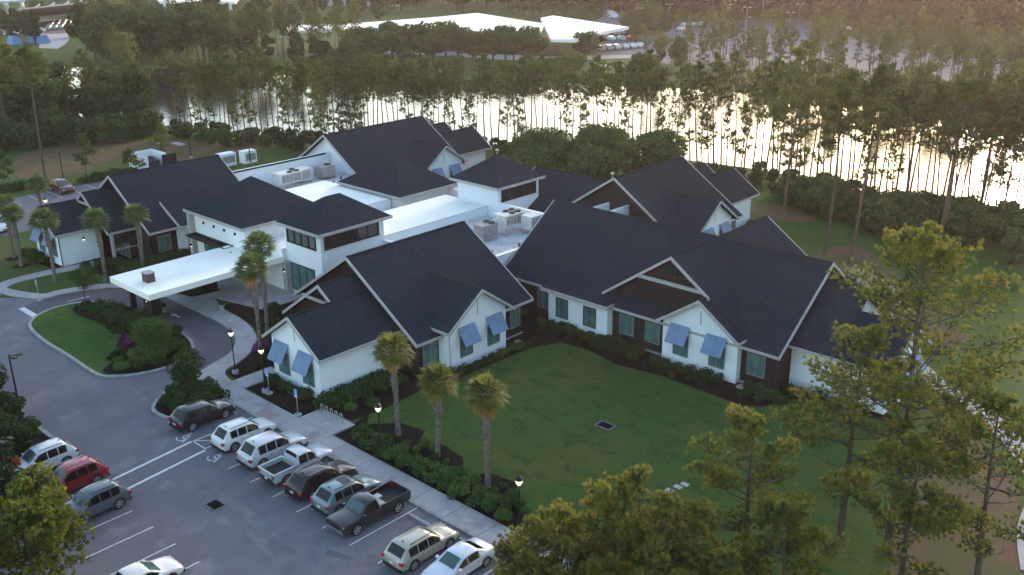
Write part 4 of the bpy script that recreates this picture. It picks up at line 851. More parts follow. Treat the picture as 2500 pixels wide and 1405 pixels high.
def pine(name,seed,h,cs,Rc,limbs,tpl,k,L,w,material,bark='bark',tr=.2,lean=(0,0),shape='round',dead=0,bare=0.35,twigs=True):
    rs=np.random.default_rng(seed); rr=random.Random(seed)
    t=thing(name,'x','tree'); mb=MB(); n=6
    def tp(f): return Vector((lean[0]*f+.25*math.sin(f*3+seed),lean[1]*f+.2*math.sin(f*4+seed*2),h*f))
    mb.tube([tp(i/7) for i in range(8)],[tr*(1-.82*i/7) for i in range(8)],7)
    pos=[];dr=[]
    for i in range(limbs):
        f=cs+(1-cs)*((i+rr.random()*.8)/limbs)**.9; f=min(f,.985); u=(f-cs)/(1-cs)
        prof=(math.sin(math.pi*min(1,.22+.78*u))**.7 if shape=='round' else (1-u)**.75*.95+.12)
        ln=Rc*max(.22,prof)*(.6+.5*rr.random()); az=rr.random()*6.283; el=R(rr.uniform(-8,28)+u*28)
        b=tp(f); d=Vector((math.cos(az)*math.cos(el),math.sin(az)*math.cos(el),math.sin(el))); e=b+d*ln+Vector((0,0,ln*.10))
        mid=b+d*ln*.5-Vector((0,0,ln*.05))
        mb.tube([b,mid,e],[tr*.30*(1-.6*u),tr*.18*(1-.5*u),.02],4,False)
        m_=max(3,int(tpl*(ln/Rc+.25)))
        for j in range(m_):
            q=(.45+.55*rr.random()**.7) if twigs else bare+(1-bare)*rr.random()**.8; bp=b.lerp(mid,q*2) if q<.5 else mid.lerp(e,q*2-1)
            side=Vector((rr.gauss(0,1),rr.gauss(0,1),rr.gauss(.18,.25) if twigs else rr.gauss(.25,.45))); side.normalize()
            off=ln*.30*(1.15-q*.5)*rr.random()**.6+.1
            pt=bp+side*off
            if twigs and (j%3==0): mb.tube([bp,pt],[.020,.010],3,False)
            pos.append(tuple(pt)); dv=(side+d*.6).normalized(); dr.append(tuple(dv))
    for j in range(int(tpl*1.2)): 
        a=rr.random()*6.28; q=rr.random()*Rc*.22; pt=tp(1)+Vector((q*math.cos(a),q*math.sin(a),rr.uniform(-Rc*.2,.25))); pos.append(tuple(pt)); dr.append((0,0,1))
    for i in range(dead):
        f=rr.uniform(.2,.85); b=tp(f); az=rr.random()*6.28; ln=Rc*rr.uniform(.3,.8); e=b+Vector((math.cos(az)*ln,math.sin(az)*ln,rr.uniform(-.3,.9)))
        mb.tube([b,b.lerp(e,.5)+Vector((0,0,-.12)),e],[.05,.03,.012],3,False)
        for q in (.5,.75): 
            c_=b.lerp(e,q); mb.tube([c_,c_+Vector((rr.gauss(0,.5),rr.gauss(0,.5),rr.gauss(.2,.3)))],[.02,.008],3,False)
    mb.build('trunk',M[bark],t,local=True,smooth=60)
    V,F=tufts(rs,np.array(pos),np.array(dr),k,L,w,.45,.62); mesh_np('crown',V,F,M[material],t); return t
def broad(name,seed,h,Rc,hc,clumps,nl,size,material,tr=.18,cat='tree',trunk=True,flat=.75):
    rs=np.random.default_rng(seed); rr=random.Random(seed); t=thing(name,'x',cat)
    c=[];r=[]
    for i in range(clumps):
        a=rr.random()*6.283; q=rr.random()**.55; z=rr.uniform(-1,1)
        lim=math.sqrt(max(.05,1-z*z*.8)); c.append((math.cos(a)*q*Rc*.72*lim,math.sin(a)*q*Rc*.72*lim,h-hc/2+z*hc*.36)); r.append(Rc*rr.uniform(.24,.42))
    if trunk:
        mb=MB(); mb.tube([(0,0,0),(.05,.03,(h-hc)*.6),(0,.08,h-hc*.55)],[tr,tr*.8,tr*.5],7)
        for p in c[:9]: mb.tube([(0,.05,(h-hc)*.85),(p[0]*.5,p[1]*.5,(p[2]+h-hc)*.5),p],[tr*.5,tr*.3,.03],4,False)
        mb.build('trunk',M['bark'],t,local=True,smooth=60)
    V,F=leaves(rs,np.array(c),np.array(r),nl,size,flat); mesh_np('crown' if trunk else 'foliage',V,F,M[material],t); return t
def frond_palm(seed,h,material,nf=30,Rf=.95,dead=0):
    rs=random.Random(seed); t=thing('palm_tree','x','palm tree'); mb=MB(); N=14
    ln_=rs.uniform(-.3,.3)
    path=[(ln_*math.sin(i/N*1.6),.12*math.sin(i/N*3),h*i/N) for i in range(N+1)]
    rad=[(.24 if i==0 else .17+.035*(i%2)+(.07 if i>N*.55 else 0)) for i in range(N+1)]
    mb.tube(path,rad,9)
    for i in range(26):                       # old leaf boots
        z=h*(.55+.43*i/26); a=i*2.4; px=ln_*math.sin(z/h*1.6); mb.tube([(px+.18*math.cos(a),.18*math.sin(a),z),(px+.34*math.cos(a),.34*math.sin(a),z+.22)],[.05,.03],4)
    mb.build('trunk',M['palmbark'],t,local=True)
    top=Vector(path[-1]); 
    def fan(az,el,mb,st,scale=1):
        d=Vector((math.cos(az)*math.cos(el),math.sin(az)*math.cos(el),math.sin(el))); side=Vector((-math.sin(az),math.cos(az),0)); nrm=d.cross(side)*-1
        p0=top+d*.15; p1=top+d*Rf*.85*scale+Vector((0,0,-.05)); st.tube([p0,p1],[.03,.018],3,False)
        K=15
        for i in range(K):
            a=R(-105+210*i/(K-1)); L=Rf*scale*(.95-.25*abs(a)/1.83)*rs.uniform(.85,1.1)
            dd=(d*math.cos(a)+side*math.sin(a)+nrm*-.10).normalized(); tip=p1+dd*L+Vector((0,0,-.32*L*rs.uniform(.5,1.4))); w_=.055
            perp=dd.cross(nrm).normalized()*w_; mid=p1+dd*L*.55+nrm*.02
            mb.add([p1,mid-perp,tip,mid+perp],[(0,1,2,3)])
    lv=MB(); st=MB()
    for i in range(nf):
        el=R(78-108*((i+.5)/nf)**.85); fan(i*2.399+rs.uniform(-.2,.2),el,lv,st,rs.uniform(.85,1.1))
    lv.build('fronds',M[material],t,local=True); st.build('stalks',M['palmleaf'],t,local=True)
    if dead:
        dv=MB(); ds=MB()
        for i in range(dead): fan(R(-60)+i*.35,R(-42-6*i),dv,ds,.95)
        dv.build('dead_fronds',M['palmdead'],t,local=True)
    return t
def shrub(seed,rx,h,n,size,material,name='shrub'):
    rs=np.random.default_rng(seed); rr=random.Random(seed)
    c=np.array([(rr.gauss(0,rx*.32),rr.gauss(0,rx*.32),h*rr.uniform(.35,.62)) for _ in range(5)]); r=np.array([rx*rr.uniform(.5,.72) for _ in range(5)])
    V,F=leaves(rs,c,r,n,size,min(1.0,h/rx*.62),.35); V[:,2]=np.maximum(V[:,2],.0)
    o=mesh_np(name,V,F,M[material]); return tag(o,'x','shrub')
# ---- palms
def pal(px,py,h,seed,mt,label,nf=30,Rf=.95,dead=0,group=None,xy=None):
    t=frond_palm(seed,h,mt,int(nf*1.35),Rf,dead); p=at(px,py) if xy is None else Vector((*xy,0)); t.location=(p.x,p.y,0); tag(t,label,'palm tree',group)
pal(972,1062,6.9,1,'palmsunlit','palm tree on the court lawn nearest the front wing wall',32,1.0,2)
pal(1067,1115,6.0,2,'palmsunlit','palm tree in the middle of the three lawn palms, lowest crown',34,1.0,1)
pal(1191,1190,7.0,3,'palmsunlit','palm tree of the lawn palms nearest the wide lawn with orange dead fronds at right',32,.98,5)
pal(0,0,8.0,4,'palmleaf','front palm of the tall pair beside the drive through canopy',34,1.08,2,xy=(-71.6,43.9))
pal(0,0,8.8,5,'palmleaf','rear palm of the tall pair beside the drive through canopy',34,1.05,2,xy=(-74.2,46.4))
pal(0,0,6.6,6,'palmleaf','palm tree right in front of the brick wall of the left wing',30,1.0,xy=(-99.9,47.7))
pal(258,690,6.9,7,'palmleaf','palm tree before the white side wall of the left wing',32,1.05)
pal(135,690,6.9,8,'palmleaf','palm tree before the left wing shutters',32,1.08)
pal(52,650,6.0,9,'palmleaf','palm tree in a mulch ring on the grass, right one of the leftmost pair',28,.95)
pal(34,630,6.4,10,'palmleaf','palm tree at the left edge in a mulch ring on the grass',28,.95)
pal(103,530,4.4,11,'palmleaf','short palm behind the left wing beside the lot lamp',28,1.0)
for (px,py) in ((52,650),(34,632)):
    p=at(px,py); sheet('mulch_ring',[(p.x+.9*math.cos(R(a)),p.y+.9*math.sin(R(a))) for a in range(0,360,45)],.02,M['mulch'])
# ---- foreground pines
M['oakgreen']=mat('oakgreen',(.085,.125,.040),.85,noise=[(.35,(.050,.082,.032),.42,.6),(1.6,(.10,.12,.04),.5,.7)],trans=.3,spec=.1)
M['pineyoung']=mat('pineyoung',(.21,.205,.045),.8,noise=[(.6,(.10,.13,.04),.45,.6),(2.8,(.36,.28,.07),.48,.64)],trans=.42,spec=.1)
def fg(seed,x,y,h,cs,Rc,limbs,tpl,label,k=27,L=.265,w=.029,mt='pine',bark='bark',dead=0,tr=.2,shape='round',lean=(0,0),group=None,rz=0):
    t=pine('pine_tree',seed,h,cs,Rc,limbs,int(tpl*(1.45 if L<.268 else 1)),k,L,w,mt,bark,tr,lean,shape,dead); t.location=(x,y,0); t.rotation_euler=(0,0,rz); tag(t,label,'pine tree',group); return t
fg(101,-18.2,52.4,19.6,.27,6.4,44,66,'tallest foreground pine with crown over the end of the right wing',tr=.25,dead=8,bark='bark')
fg(102,-20.9,51.6,13.2,.3,4.3,26,48,'foreground pine with thick dark trunk left of the tallest pine',tr=.23,dead=8,lean=(.3,.5))
fg(103,-22.4,43.0,10.8,.22,3.3,25,44,'mid height foreground pine with dark trunk at the lawn edge',tr=.2,dead=5)
fg(104,-15.2,47.5,10.5,.2,3.4,30,38,'foreground pine below the tallest pine toward the right corner',tr=.2,dead=4)
fg(121,-12.8,51.5,12.0,.25,3.6,22,42,'foreground pine at the right edge in front of the curving path',tr=.2,dead=4)
fg(120,-19.0,40.5,8.2,.2,3.0,30,38,'bushy foreground pine at bottom between the dark trunks',tr=.17,dead=4)
K2=[Kit(fg(105,0,0,9.6,.25,2.6,30,25,'x',mt='pineyoung',dead=22,tr=.12,shape='round')),Kit(fg(106,0,0,8.6,.2,2.5,30,23,'x',mt='pineyoung',dead=24,tr=.11,shape='cone')),Kit(fg(107,0,0,9.0,.2,2.5,30,25,'x',mt='pineyoung',dead=20,tr=.11,shape='round'))]
gl=[(1560,1172,9.6,'with the highest pointed tip'),(1452,1210,9.0,'second tip from the post lamp'),(1372,1250,8.4,'nearest the lit post lamp'),(1290,1285,8.0,'at the pavement end'),(1640,1222,9.2,'below the three valve covers'),(1700,1240,8.4,'touching the dark trunked pine'),(1500,1300,7.6,''),(1400,1330,7.2,''),(1600,1330,7.6,''),(1300,1360,6.8,''),(1700,1345,7.4,''),(1260,1330,6.6,''),(1460,1385,6.8,''),(1560,1400,6.8,''),(1360,1400,6.4,''),(1660,1415,6.8,''),(1780,1350,7.4,''),(1240,1395,6.4,'')]
for i,(px,py,h,l) in enumerate(gl):
    p=at(px,py,h); kk=K2[i%3]; hh=(9.6,8.6,9.0)[i%3]
    kk.place((p.x,p.y,0),rnd.random()*6.28,h/hh,('young yellow tipped pine '+l) if l else 'young yellow tipped pine with grey twigs at the bottom edge','pine tree','young pines at the bottom edge' )
# lower left trees
def bt(seed,x,y,h,Rc,hc,cl,nl,size,mt,label,cat='tree',name='tree',group=None,trunk=True,flat=.75,tr=.14):
    t=broad(name,seed,h,Rc,hc,cl,nl,size,mt,tr,cat,trunk,flat); t.location=(x,y,0); return tag(t,label,cat,group)
fg(130,-51.8,16.0,5.4,.15,3.3,60,46,'bushy yellow green pine filling the bottom left corner',mt='bushlit',k=22,L=.27,w=.04,tr=.18,shape='round')
fg(131,-56.0,12.6,5.2,.15,2.8,44,40,'second bushy yellow green pine at the left bottom corner',mt='bushlit',k=20,L=.27,w=.04,tr=.18)
bt(132,-56.4,18.2,5.8,1.8,4.6,26,4200,.11,'bushlit','yellow green tree with red tips hiding the front of the red SUV','tree','young_tree')
bt(133,-62.2,16.4,4.2,1.8,3.6,20,3400,.11,'bushlit','yellow green tree left of the red tipped tree','tree','young_tree')
o=shrub(40,.35,.9,240,.09,'redleaf','red_leaf_spray'); 
for (x,y,l) in ((-62.8,19.4,'red leafed spray at the far left'),(-60.6,19.5,'red leafed spray beside the white SUV')):
    c=o if x==-62.8 else o.copy(); 
    if c is not o: S.collection.objects.link(c)
    c.location=(x,y,2.2 if c is o else 2.4); c.scale=(.8,.8,1.4); tag(c,l,'plant')
for i,(px,py,h,r_) in enumerate(((10,1050,3.6,2.2),(-30,980,3.8,2.3),(60,1110,3.6,1.9),(-30,1120,4.4,2.6),(5,1180,3.8,2.4),(-20,1260,4,2.6))):
    p=at(px,py); bt(140+i,p.x,p.y,h*.88,r_*.88,h*.75,22,3600,.13,'dkgreen','dark green tree in the bed at the left edge of the car park','tree','dark_tree','dark trees in the left bed')
bt(150,-69.1,35.3,3.9,1.65,2.9,30,5200,.085,'hedge','small round dark green tree in the planted corner bed','tree','young_tree',tr=.06)
bt(151,-76.4,36.4,4.3,2.1,3.0,26,3600,.09,'shrublight','small loose crowned tree in the island bed','tree','young_tree',tr=.06)
bt(152,-94.3,38.6,4.0,1.7,1.9,14,1300,.09,'hedge','small thin tree at the tip of the island by the drive','tree','young_tree',tr=.05)
bt(153,-99.0,40.9,2.6,1.3,1.6,12,900,.09,'hedge','low small tree beside the left palm and drive','tree','young_tree',tr=.05)
# ---- shrubs
SH=[Kit(shrub(i,.62,.85,520,.075,'hedge')) for i in (1,2,3)]; SL=[Kit(shrub(i,.62,.8,520,.075,'shrublight')) for i in (4,5,6)]; SD=[Kit(shrub(i,.55,.7,420,.075,'dkgreen')) for i in (7,8)]
def row(kits,pts,label,group,sc=(.85,1.15),z=0):
    for (x,y) in pts:
        s_=rnd.uniform(*sc)*1.16; rnd.choice(kits).place((x,y,z),rnd.random()*6.28,s_,label,'shrub',group)
def along(path,step,j=.15):
    step*=1.33
    out=[]
    for (a,b) in zip(path,path[1:]):
        l=math.hypot(b[0]-a[0],b[1]-a[1]); n=max(1,int(l/step))
        for i in range(n): t=i/n; out.append((lerp(a[0],b[0],t)+rnd.uniform(-j,j),lerp(a[1],b[1],t)+rnd.uniform(-j,j)))
    return out
def scatter(poly,n,mind):
    xs=[p[0] for p in poly]; ys=[p[1] for p in poly]; out=[]; tries=0
    def ins(x,y):
        c=False;j=len(poly)-1
        for i in range(len(poly)):
            if (poly[i][1]>y)!=(poly[j][1]>y) and x<(poly[j][0]-poly[i][0])*(y-poly[i][1])/(poly[j][1]-poly[i][1])+poly[i][0]: c=not c
            j=i
        return c
    while len(out)<n and tries<n*60:
        tries+=1; x,y=rnd.uniform(min(xs),max(xs)),rnd.uniform(min(ys),max(ys))
        if ins(x,y) and all((x-a)**2+(y-b)**2>mind*mind for a,b in out): out.append((x,y))
    return out
row(SL,along([(-52.3,39.5),(-36,39.3)],.95)+along([(-52.6,40.3),(-36.6,40.0)],1.0),'light green shrub in the long bed between pavement and lawn palms','shrubs in the long pavement bed',(.8,1.2))
row(SL,scatter([(-51,40.6),(-49.5,40.9),(-46,41.0),(-41,40.9),(-37.5,40.4),(-36.4,40.6),(-39.5,42.2),(-43,41.2),(-47,42.5),(-50,42)],20,.9),'smaller light green shrub at the lawn edge of the long bed','small shrubs near the lawn palms',(.45,.8))
row(SH,along([(-66.0,41.0),(-60.0,40.9)],.8),'dark green shrub under the two front shutters of the front wing','shrubs under the front shutters',(.8,1.05))
row(SH,along([(-58.9,41.6),(-58.8,48.6)],.75)+along([(-58.1,41.8),(-57.9,48.4)],.8),'tall green hedge shrub along the white side wall of the front wing','hedge along the white side wall',(1.05,1.35))
row(SL,along([(-56.6,42.2),(-54.9,45)],.9),'light green shrub by the bike rack and hedge end','shrubs near the bike rack',(.8,1.1))
row(SH,along([(-55.2,50.5),(-54.9,54.0),(-54.8,60.5),(-54.6,63)],.85),'dark shrub along the court wall of the front wing','shrubs along the court wall of the front wing',(.7,1.0))
row(SH,along([(-57,65.3),(-50.3,65.2),(-49.8,65.9),(-44.8,65.9)],.8)+along([(-50,65.0),(-44.4,64.8)],.9)+along([(-44,65.4),(-37.2,65.3)],.75),'dark green shrub along the white walls of the right wing','shrubs along the right wing',(.8,1.1))
row(SD,along([(-56,64.4),(-44.4,63.9),(-37,64.4)],1.1),'very dark low shrub at the lawn side of the right wing bed','low dark shrubs of the right wing bed',(.6,.9))
row(SH,along([(-35.4,66.2),(-33.2,66.0),(-32.6,67.6),(-26,68.2)],.75)+along([(-34.8,65.2),(-32.4,65.4),(-31.5,67)],.9),'dark green shrub round the brick corner of the right wing','shrubs at the brick corner',(.85,1.15))
row(SH,scatter([(-94.3,38.2),(-92,40.4),(-86,40.9),(-80.6,40.8),(-77,39.6),(-78,36.8),(-82,37.8),(-88,38.2)],42,.85),'dark green shrub in the island bed under the canopy','shrubs in the island bed',(.8,1.15),.1)
row(SD,along([(-94.4,37.8),(-90,37.7),(-84,37.3),(-80.8,35.6),(-79.3,33.4)],.55,.06),'clipped dark low hedge plant edging the island lawn','clipped hedge of the island',(.6,.75),.1)
row(SL,scatter([(-79.5,36.5),(-76.5,38),(-75.7,35.5),(-77,33.4),(-78.6,34)],16,.8),'leafy light shrub at the round end of the island bed','light shrubs at the island end',(.7,1.1),.1)
row(SH,scatter([(-70.4,36.6),(-66.1,36.6),(-66.2,32.6),(-68,32.3),(-69.8,33.9)],20,.8),'dark green shrub in the corner bed beside the black SUV','shrubs in the corner bed',(.75,1.05),.1)
row(SH,along([(-116,41.6),(-109.5,41.7)],.8)+along([(-106,44.2),(-104,46.2),(-101.3,48.5),(-101.2,56)],.85),'dark green shrub along the left wing walls','shrubs along the left wing',(.85,1.25))
row(SH,scatter([(-105.5,44.8),(-102,45),(-96,47.3),(-94.6,50),(-95,55),(-100.8,56),(-101,48.2),(-104,46)],26,1.1),'dark green shrub between the left wing and the canopy','shrubs beside the drive through canopy',(.8,1.3))
row(SD,scatter([(-73.9,46),(-72.2,44),(-70.8,41.8),(-69,41),(-69,52),(-74,56),(-79,55),(-79.5,48.5)],28,1.1),'dark shrub in the bed behind the tall palm pair','shrubs behind the tall palm pair',(.8,1.35))
row(SD,scatter([(-92.5,47.4),(-89,47.6),(-89,50.1),(-91.5,50.2)],8,.8),'dark shrub under the drive through canopy','shrubs under the canopy',(.8,1.1),.1)
row(SH,along([(-147.5,51.5),(-146.5,58)],.8)+along([(-143.6,62),(-143.8,71)],1.0),'low shrub at the edge of the left lot','shrubs at the edge of the left lot',(1.0,1.8))
row(SH,along([(-57.6,101.2),(-57.2,104.5),(-59.5,108.5)],.9),'dark shrub beside the far right wing','shrubs by the far right wing',(.9,1.2))
row(SD,along([(-89.5,24.3-1.2),(-76,22.9),(-69,22.8)],1.0,.4),'dark shrub behind the left kerb','shrubs behind the left kerb',(1.0,1.6))
FL=[Kit(shrub(20+i,.38,.42,330,.055,'flower','flowering_plant')) for i in (0,1)]
for (x,y,z,l,g) in [(a,b,.1,'purple flowering plant at the edge of the island lawn','purple flowers of the island') for a,b in along([(-83.9,36.9),(-81.0,35.8)],.42,.16)+along([(-83.4,37.4),(-81.2,36.3)],.45,.16)]+[(a,b,.02,'purple flowering plant at the foot of the tall palm pair','purple flowers by the palms') for a,b in along([(-73.2,44.9),(-71.6,42.9)],.4,.16)+along([(-72.6,45.2),(-71.2,43.2)],.42,.16)]:
    rnd.choice(FL).place((x,y,z),rnd.random()*6.28,rnd.uniform(.8,1.2),l,'flower',g)
# ---- shoreline pines
PK=[];PH=[]
for i in range(8):
    h=rnd.uniform(13,15.6); PH.append(h)
    PK.append(Kit(pine('pine_tree',200+i,h,rnd.uniform(.54,.66),rnd.uniform(2.0,2.9),20,13,13,.42,.085,'pinefar','barkred',.13,(rnd.uniform(-.6,.6),rnd.uniform(-.6,.6)),'round',2,.2,False)))
TK=[];TH=[]
for i in range(4):                        # thinner trees with foliage down the stem
    h=rnd.uniform(9,13); TH.append(h)
    TK.append(Kit(pine('thin_tree',230+i,h,.22,1.5,24,9,10,.42,.11,'pinefar','bark',.10,(rnd.uniform(-.5,.5),0),'cone',3,.15,False)))
def put_tree(kits,x,y,sc,label,group,cat='pine tree',z=0):
    rnd.choice(kits).place((x,y,z),rnd.random()*6.28,sc,label,cat,group)
def shore_y(px):
    T=[(380,305),(520,322),(700,338),(900,350),(1100,356),(1330,350),(1500,374),(1660,392),(1850,412),(1950,434),(2100,468),(2250,500),(2500,520)]
    for a,b in zip(T,T[1:]):
        if a[0]<=px<=b[0]: return lerp(a[1],b[1],(px-a[0])/(b[0]-a[0]))
    return T[-1][1]
px=432
while px<2520:
    step=rnd.uniform(11,20) if px<1850 else rnd.uniform(10,17)
    y=shore_y(min(px,2499))+(rnd.uniform(-6,16) if px<1850 else rnd.uniform(-8,34)); p=at(px,y)
    sc=rnd.uniform(.84,1.06) if px<1560 else rnd.uniform(.92,1.16) if px<1850 else rnd.uniform(1.0,1.25)
    if rnd.random()<.76: put_tree(PK,p.x,p.y,sc,'tall thin pine on the near bank of the lake','pines on the near bank')
    else: put_tree(TK,p.x,p.y,sc,'thin feathery tree on the near bank of the lake','thin trees on the near bank','tree')
    px+=step*(.78 if px<1100 else 1)
# tall pines standing on the right lawn
for i,(bx,by,h,l,rc) in enumerate(((1917,532,21.6,'tallest pine standing in the round mulch patch beyond the far right wing',3.2),(2080,640,21,'pine standing in the large mulch area, right of two slim trunks',2.6),(2010,620,19.0,'slim pine at the left edge of the large mulch area',2.2),(2290,600,18.4,'thick trunked pine in front of the bushes at right',4.2),(2390,520,17,'wide pine among the bushes near the right edge',3.8),(2215,470,16,'broad crowned pine by the lake left of the thick trunk',3.4))):
    p=at(bx,by); fg(300+i,p.x,p.y,h,.62 if i in(1,2) else .5,rc,30,30,l,k=13,L=.42,w=.075,mt='pinefar' if i<3 else 'pinefar',bark='barkred',dead=6,tr=.22 if i!=3 else .42,lean=(.5,1.0) if i==3 else (.3,.4))
# left tall bare trunk
p=at(115,445); fg(310,p.x,p.y,19,.72,2.4,18,22,'tall pine with a long bare trunk behind the maroon SUV',k=13,L=.45,w=.08,mt='pinefar',bark='bark',tr=.2,lean=(-1.2,.6))
p=at(22,360); fg(311,p.x,p.y,19,.7,2.4,18,22,'tall bare trunked pine at the left edge in front of the woods',k=13,L=.45,w=.08,mt='pinefar',bark='bark',tr=.2,lean=(-.8,.4))
for i,(bx,by,h,l) in enumerate(((212,436,6.4,'young pine with airy crown left of the white bin enclosure'),(23,471,6.8,'young airy tree at the left edge above the palms'),(400,392,5.6,'young airy pine behind the lamp on the far grass'),(322,425,3.4,'small leafy tree beside the white bin enclosure'))):
    p=at(bx,by); fg(320+i,p.x,p.y,h,.25,1.7,20,16,l,k=12,L=.34,w=.07,mt='pinefar',tr=.08,shape='cone',bark='bark')
# ---- bushes on the near bank
BK=[Kit(broad('bush',400+i,3.6,2.3,3.6,18,1500,.20,'broad',cat='bush',trunk=False,flat=.8)) for i in range(4)]
px=425
while px<2520:
    sy=shore_y(min(px,2499)); n=2 if px<1900 else 3
    for j in range(n):
        y=sy+(12 if px<1300 else 26)+j*(15 if px<1300 else 24)+rnd.uniform(-6,6); p=at(px+rnd.uniform(-8,8),y)
        if 760<px<1180 and y>385: continue
        put_tree(BK,p.x,p.y,rnd.uniform(.5,.85) if px<1200 else rnd.uniform(.42,.68) if px<1900 else rnd.uniform(.5,.85),'leafy bush in the undergrowth along the near bank','bushes along the near bank','bush')
    px+=rnd.uniform(26,40) if px<1800 else rnd.uniform(32,48)
for i in range(46):
    px=rnd.uniform(1950,2520); t0=(px-1950)/550; y=rnd.uniform(lerp(485,575,t0),lerp(530,650,t0)); p=at(px,y); put_tree(BK,p.x,p.y,rnd.uniform(.7,1.15),'leafy bush in the thick undergrowth at the right','bushes at the right','bush')
# spreading oaks behind the far square tower
for i,(x,y,h,r_) in enumerate(((-93.5,107,8.0,5.4),(-86.5,112.5,8.2,5.6),(-79.5,117,7.4,4.6),(-90,101,6.5,4.2),(-82.5,105,7,4.6))):
    bt(420+i,x,y,h,r_,h*.75,40,9000,.20,'oakgreen',('spreading green tree right behind the far square tower','wide spreading green tree in the middle of the clump beyond the towers','spreading green tree at the right of the clump beyond the towers','low green tree beside the back wing','round green tree behind the link roof')[i],'tree','spreading_tree',tr=.3)
# ---- woods at left
WK=[Kit(broad('wood_tree',440+i,rnd.uniform(11,15),4.0,10,30,3600,.30,'broad',tr=.22)) for i in range(4)]
for i in range(64):
    px=rnd.uniform(-60,365); f=rnd.random()**1.3; yb=lerp(352,322,max(0,px)/365)+ (10 if px<120 else 0); y=yb-f*75; p=at(px,y)
    if 150<px<240 and y<325 and rnd.random()<.45: continue
    if rnd.random()<.45: put_tree(WK,p.x,p.y,rnd.uniform(.65,1.05),'dense leafy tree in the woods at the left','leafy trees of the left woods','tree')
    else: put_tree(PK,p.x,p.y,rnd.uniform(.85,1.12),'pine rising from the woods at the left','pines of the left woods')
for i in range(22):
    px=lerp(-40,370,i/21); p=at(px,lerp(372,338,max(0,px)/370)+rnd.uniform(-8,4)); put_tree(BK,p.x,p.y,rnd.uniform(1.0,1.5),'dark bush at the foot of the left woods','bushes of the left woods','bush')
# ---- far side of the lake
def far(n,x0,x1,y0,y1,kits,label,group,cat='tree',s0=.8,s1=1.1,skip=None):
    for i in range(n):
        px=rnd.uniform(x0,x1); t0=(px-x0)/(x1-x0); y=rnd.uniform(*( (y0,y1) if not isinstance(y0,tuple) else (lerp(y0[0],y0[1],t0),lerp(y1[0],y1[1],t0)) ))
        p=at(px,y); put_tree(kits,p.x,p.y,rnd.uniform(s0,s1),label,group,cat)
OK_=[Kit(broad('far_oak',460+i,10,6.0,7,26,2600,.42,'broad',tr=.35)) for i in range(3)]
far(36,205,545,118,168,WK,'leafy tree in the dark wood across the lake at left','wood across the lake','tree',1.0,1.3)
far(14,215,540,100,160,PK,'pine in the dark wood across the lake at left','pines of the wood across the lake','pine tree',.95,1.15)
for i in range(13):
    p=at(lerp(880,1300,i/12)+rnd.uniform(-12,12),rnd.uniform(138,160)); put_tree(OK_,p.x,p.y,rnd.uniform(.8,1.05),'round oak in the row beside the road across the lake','oaks along the far road','tree')
far(44,540,900,132,172,PK,'tall pine in the stand across the lake','pine stand across the lake','pine tree',.8,1.05)
far(16,540,900,140,176,WK,'undergrowth tree in the pine stand across the lake','undergrowth of the pine stand','tree',.5,.8)
far(8,1540,1700,150,200,WK,'dark leafy tree on the far bank beside the car park','leafy trees on the far bank','tree',.42,.58)
far(34,1560,1900,110,205,PK,'thin pine on the far bank beside the car park','pines beside the far car park','pine tree',.6,.9)
far(62,1880,2520,(135,190),(225,300),PK,'thin pine between the lake and the far car park','pines before the far car park','pine tree',.8,1.0)
far(44,1700,2520,(130,170),(205,300),TK,'thin feathery tree between the lake and the far car park','thin trees before the far car park','tree',.8,1.1)
far(10,1250,1480,170,200,BK,'bush on the grassy far bank','bushes on the far bank','bush',.8,1.3)
for (a_,b_,c_) in ((1430,152,.8),(1452,122,.6)):
    p=at(a_,b_); put_tree(OK_,p.x,p.y,c_,'leafy tree between the pointed white roof and the pond','leafy trees by the pointed roof','tree')
far(14,700,1250,165,185,BK,'bush on the grassy far bank below the oaks','bushes below the oaks','bush',.8,1.3)
p=at(475,118); bt(480,p.x,p.y,15,5,12,26,3600,.45,'broadlight','bright yellow green tree in front of the dark wood across the lake','tree','bright_tree',tr=.3)
p=at(88,112); bt(481,p.x,p.y,13,2.4,12,26,3200,.45,'dkgreen','dark upright tree beside the blue tarps','tree','dark_tree',tr=.3)
p=at(183,92); bt(482,p.x,p.y,5,3.6,4.6,16,1200,.35,'broad','small round dark tree on the far lawn','tree','young_tree',tr=.2)
far(9,0,70,60,110,WK,'leafy tree among the far parked cars at left','trees by the far left lot','tree',.5,.8)
far(12,60,350,30,46,BK,'brownish bush under the white grandstand','bushes under the grandstand','bush',1.3,2.0)
far(50,930,1500,2,32,OK_,'round tree beyond the long white roofs','trees beyond the white roofs','tree',.9,1.2)
far(16,1240,1500,28,46,OK_,'round olive tree behind the pointed white roof','trees behind the pointed roof','tree',.7,.95)
far(12,1535,1640,58,100,OK_,'round olive tree at the near side of the far car park','trees at the far car park','tree',.6,.85)
far(22,560,930,20,60,WK,'leafy tree before the far building at top','trees before the far building','tree',.7,1.0)
# far wood: one mass of crowns to the horizon
rs=np.random.default_rng(77); C_=[];Rr_=[]
for i in range(2300):
    if i<1700: px=rs.uniform(1480,2700); y=rs.uniform(-60,lerp(24,58,min(1,(px-1480)/160)) if px<2050 else lerp(60,128,(px-2050)/600))
    else: px=rs.uniform(-150,1520); y=rs.uniform(-80,4)
    p=at(px,y); 
    if p.length>1300: continue
    hh=rs.uniform(12,21) if i<1700 else rs.uniform(9,14)
    for j in range(3): C_.append((p.x+rs.normal()*2.5,p.y+rs.normal()*2.5,hh*(.45+.24*j))); Rr_.append(rs.uniform(2.6,4.6))
V,F=leaves(rs,np.array(C_),np.array(Rr_),230000,.85,1.0,.3)
o=mesh_np('far_wood',V,F,M['farwood']); o['kind']='stuff'; o['label']='hazy brown green far-off wood filling the top of the view'; o['category']='woods'
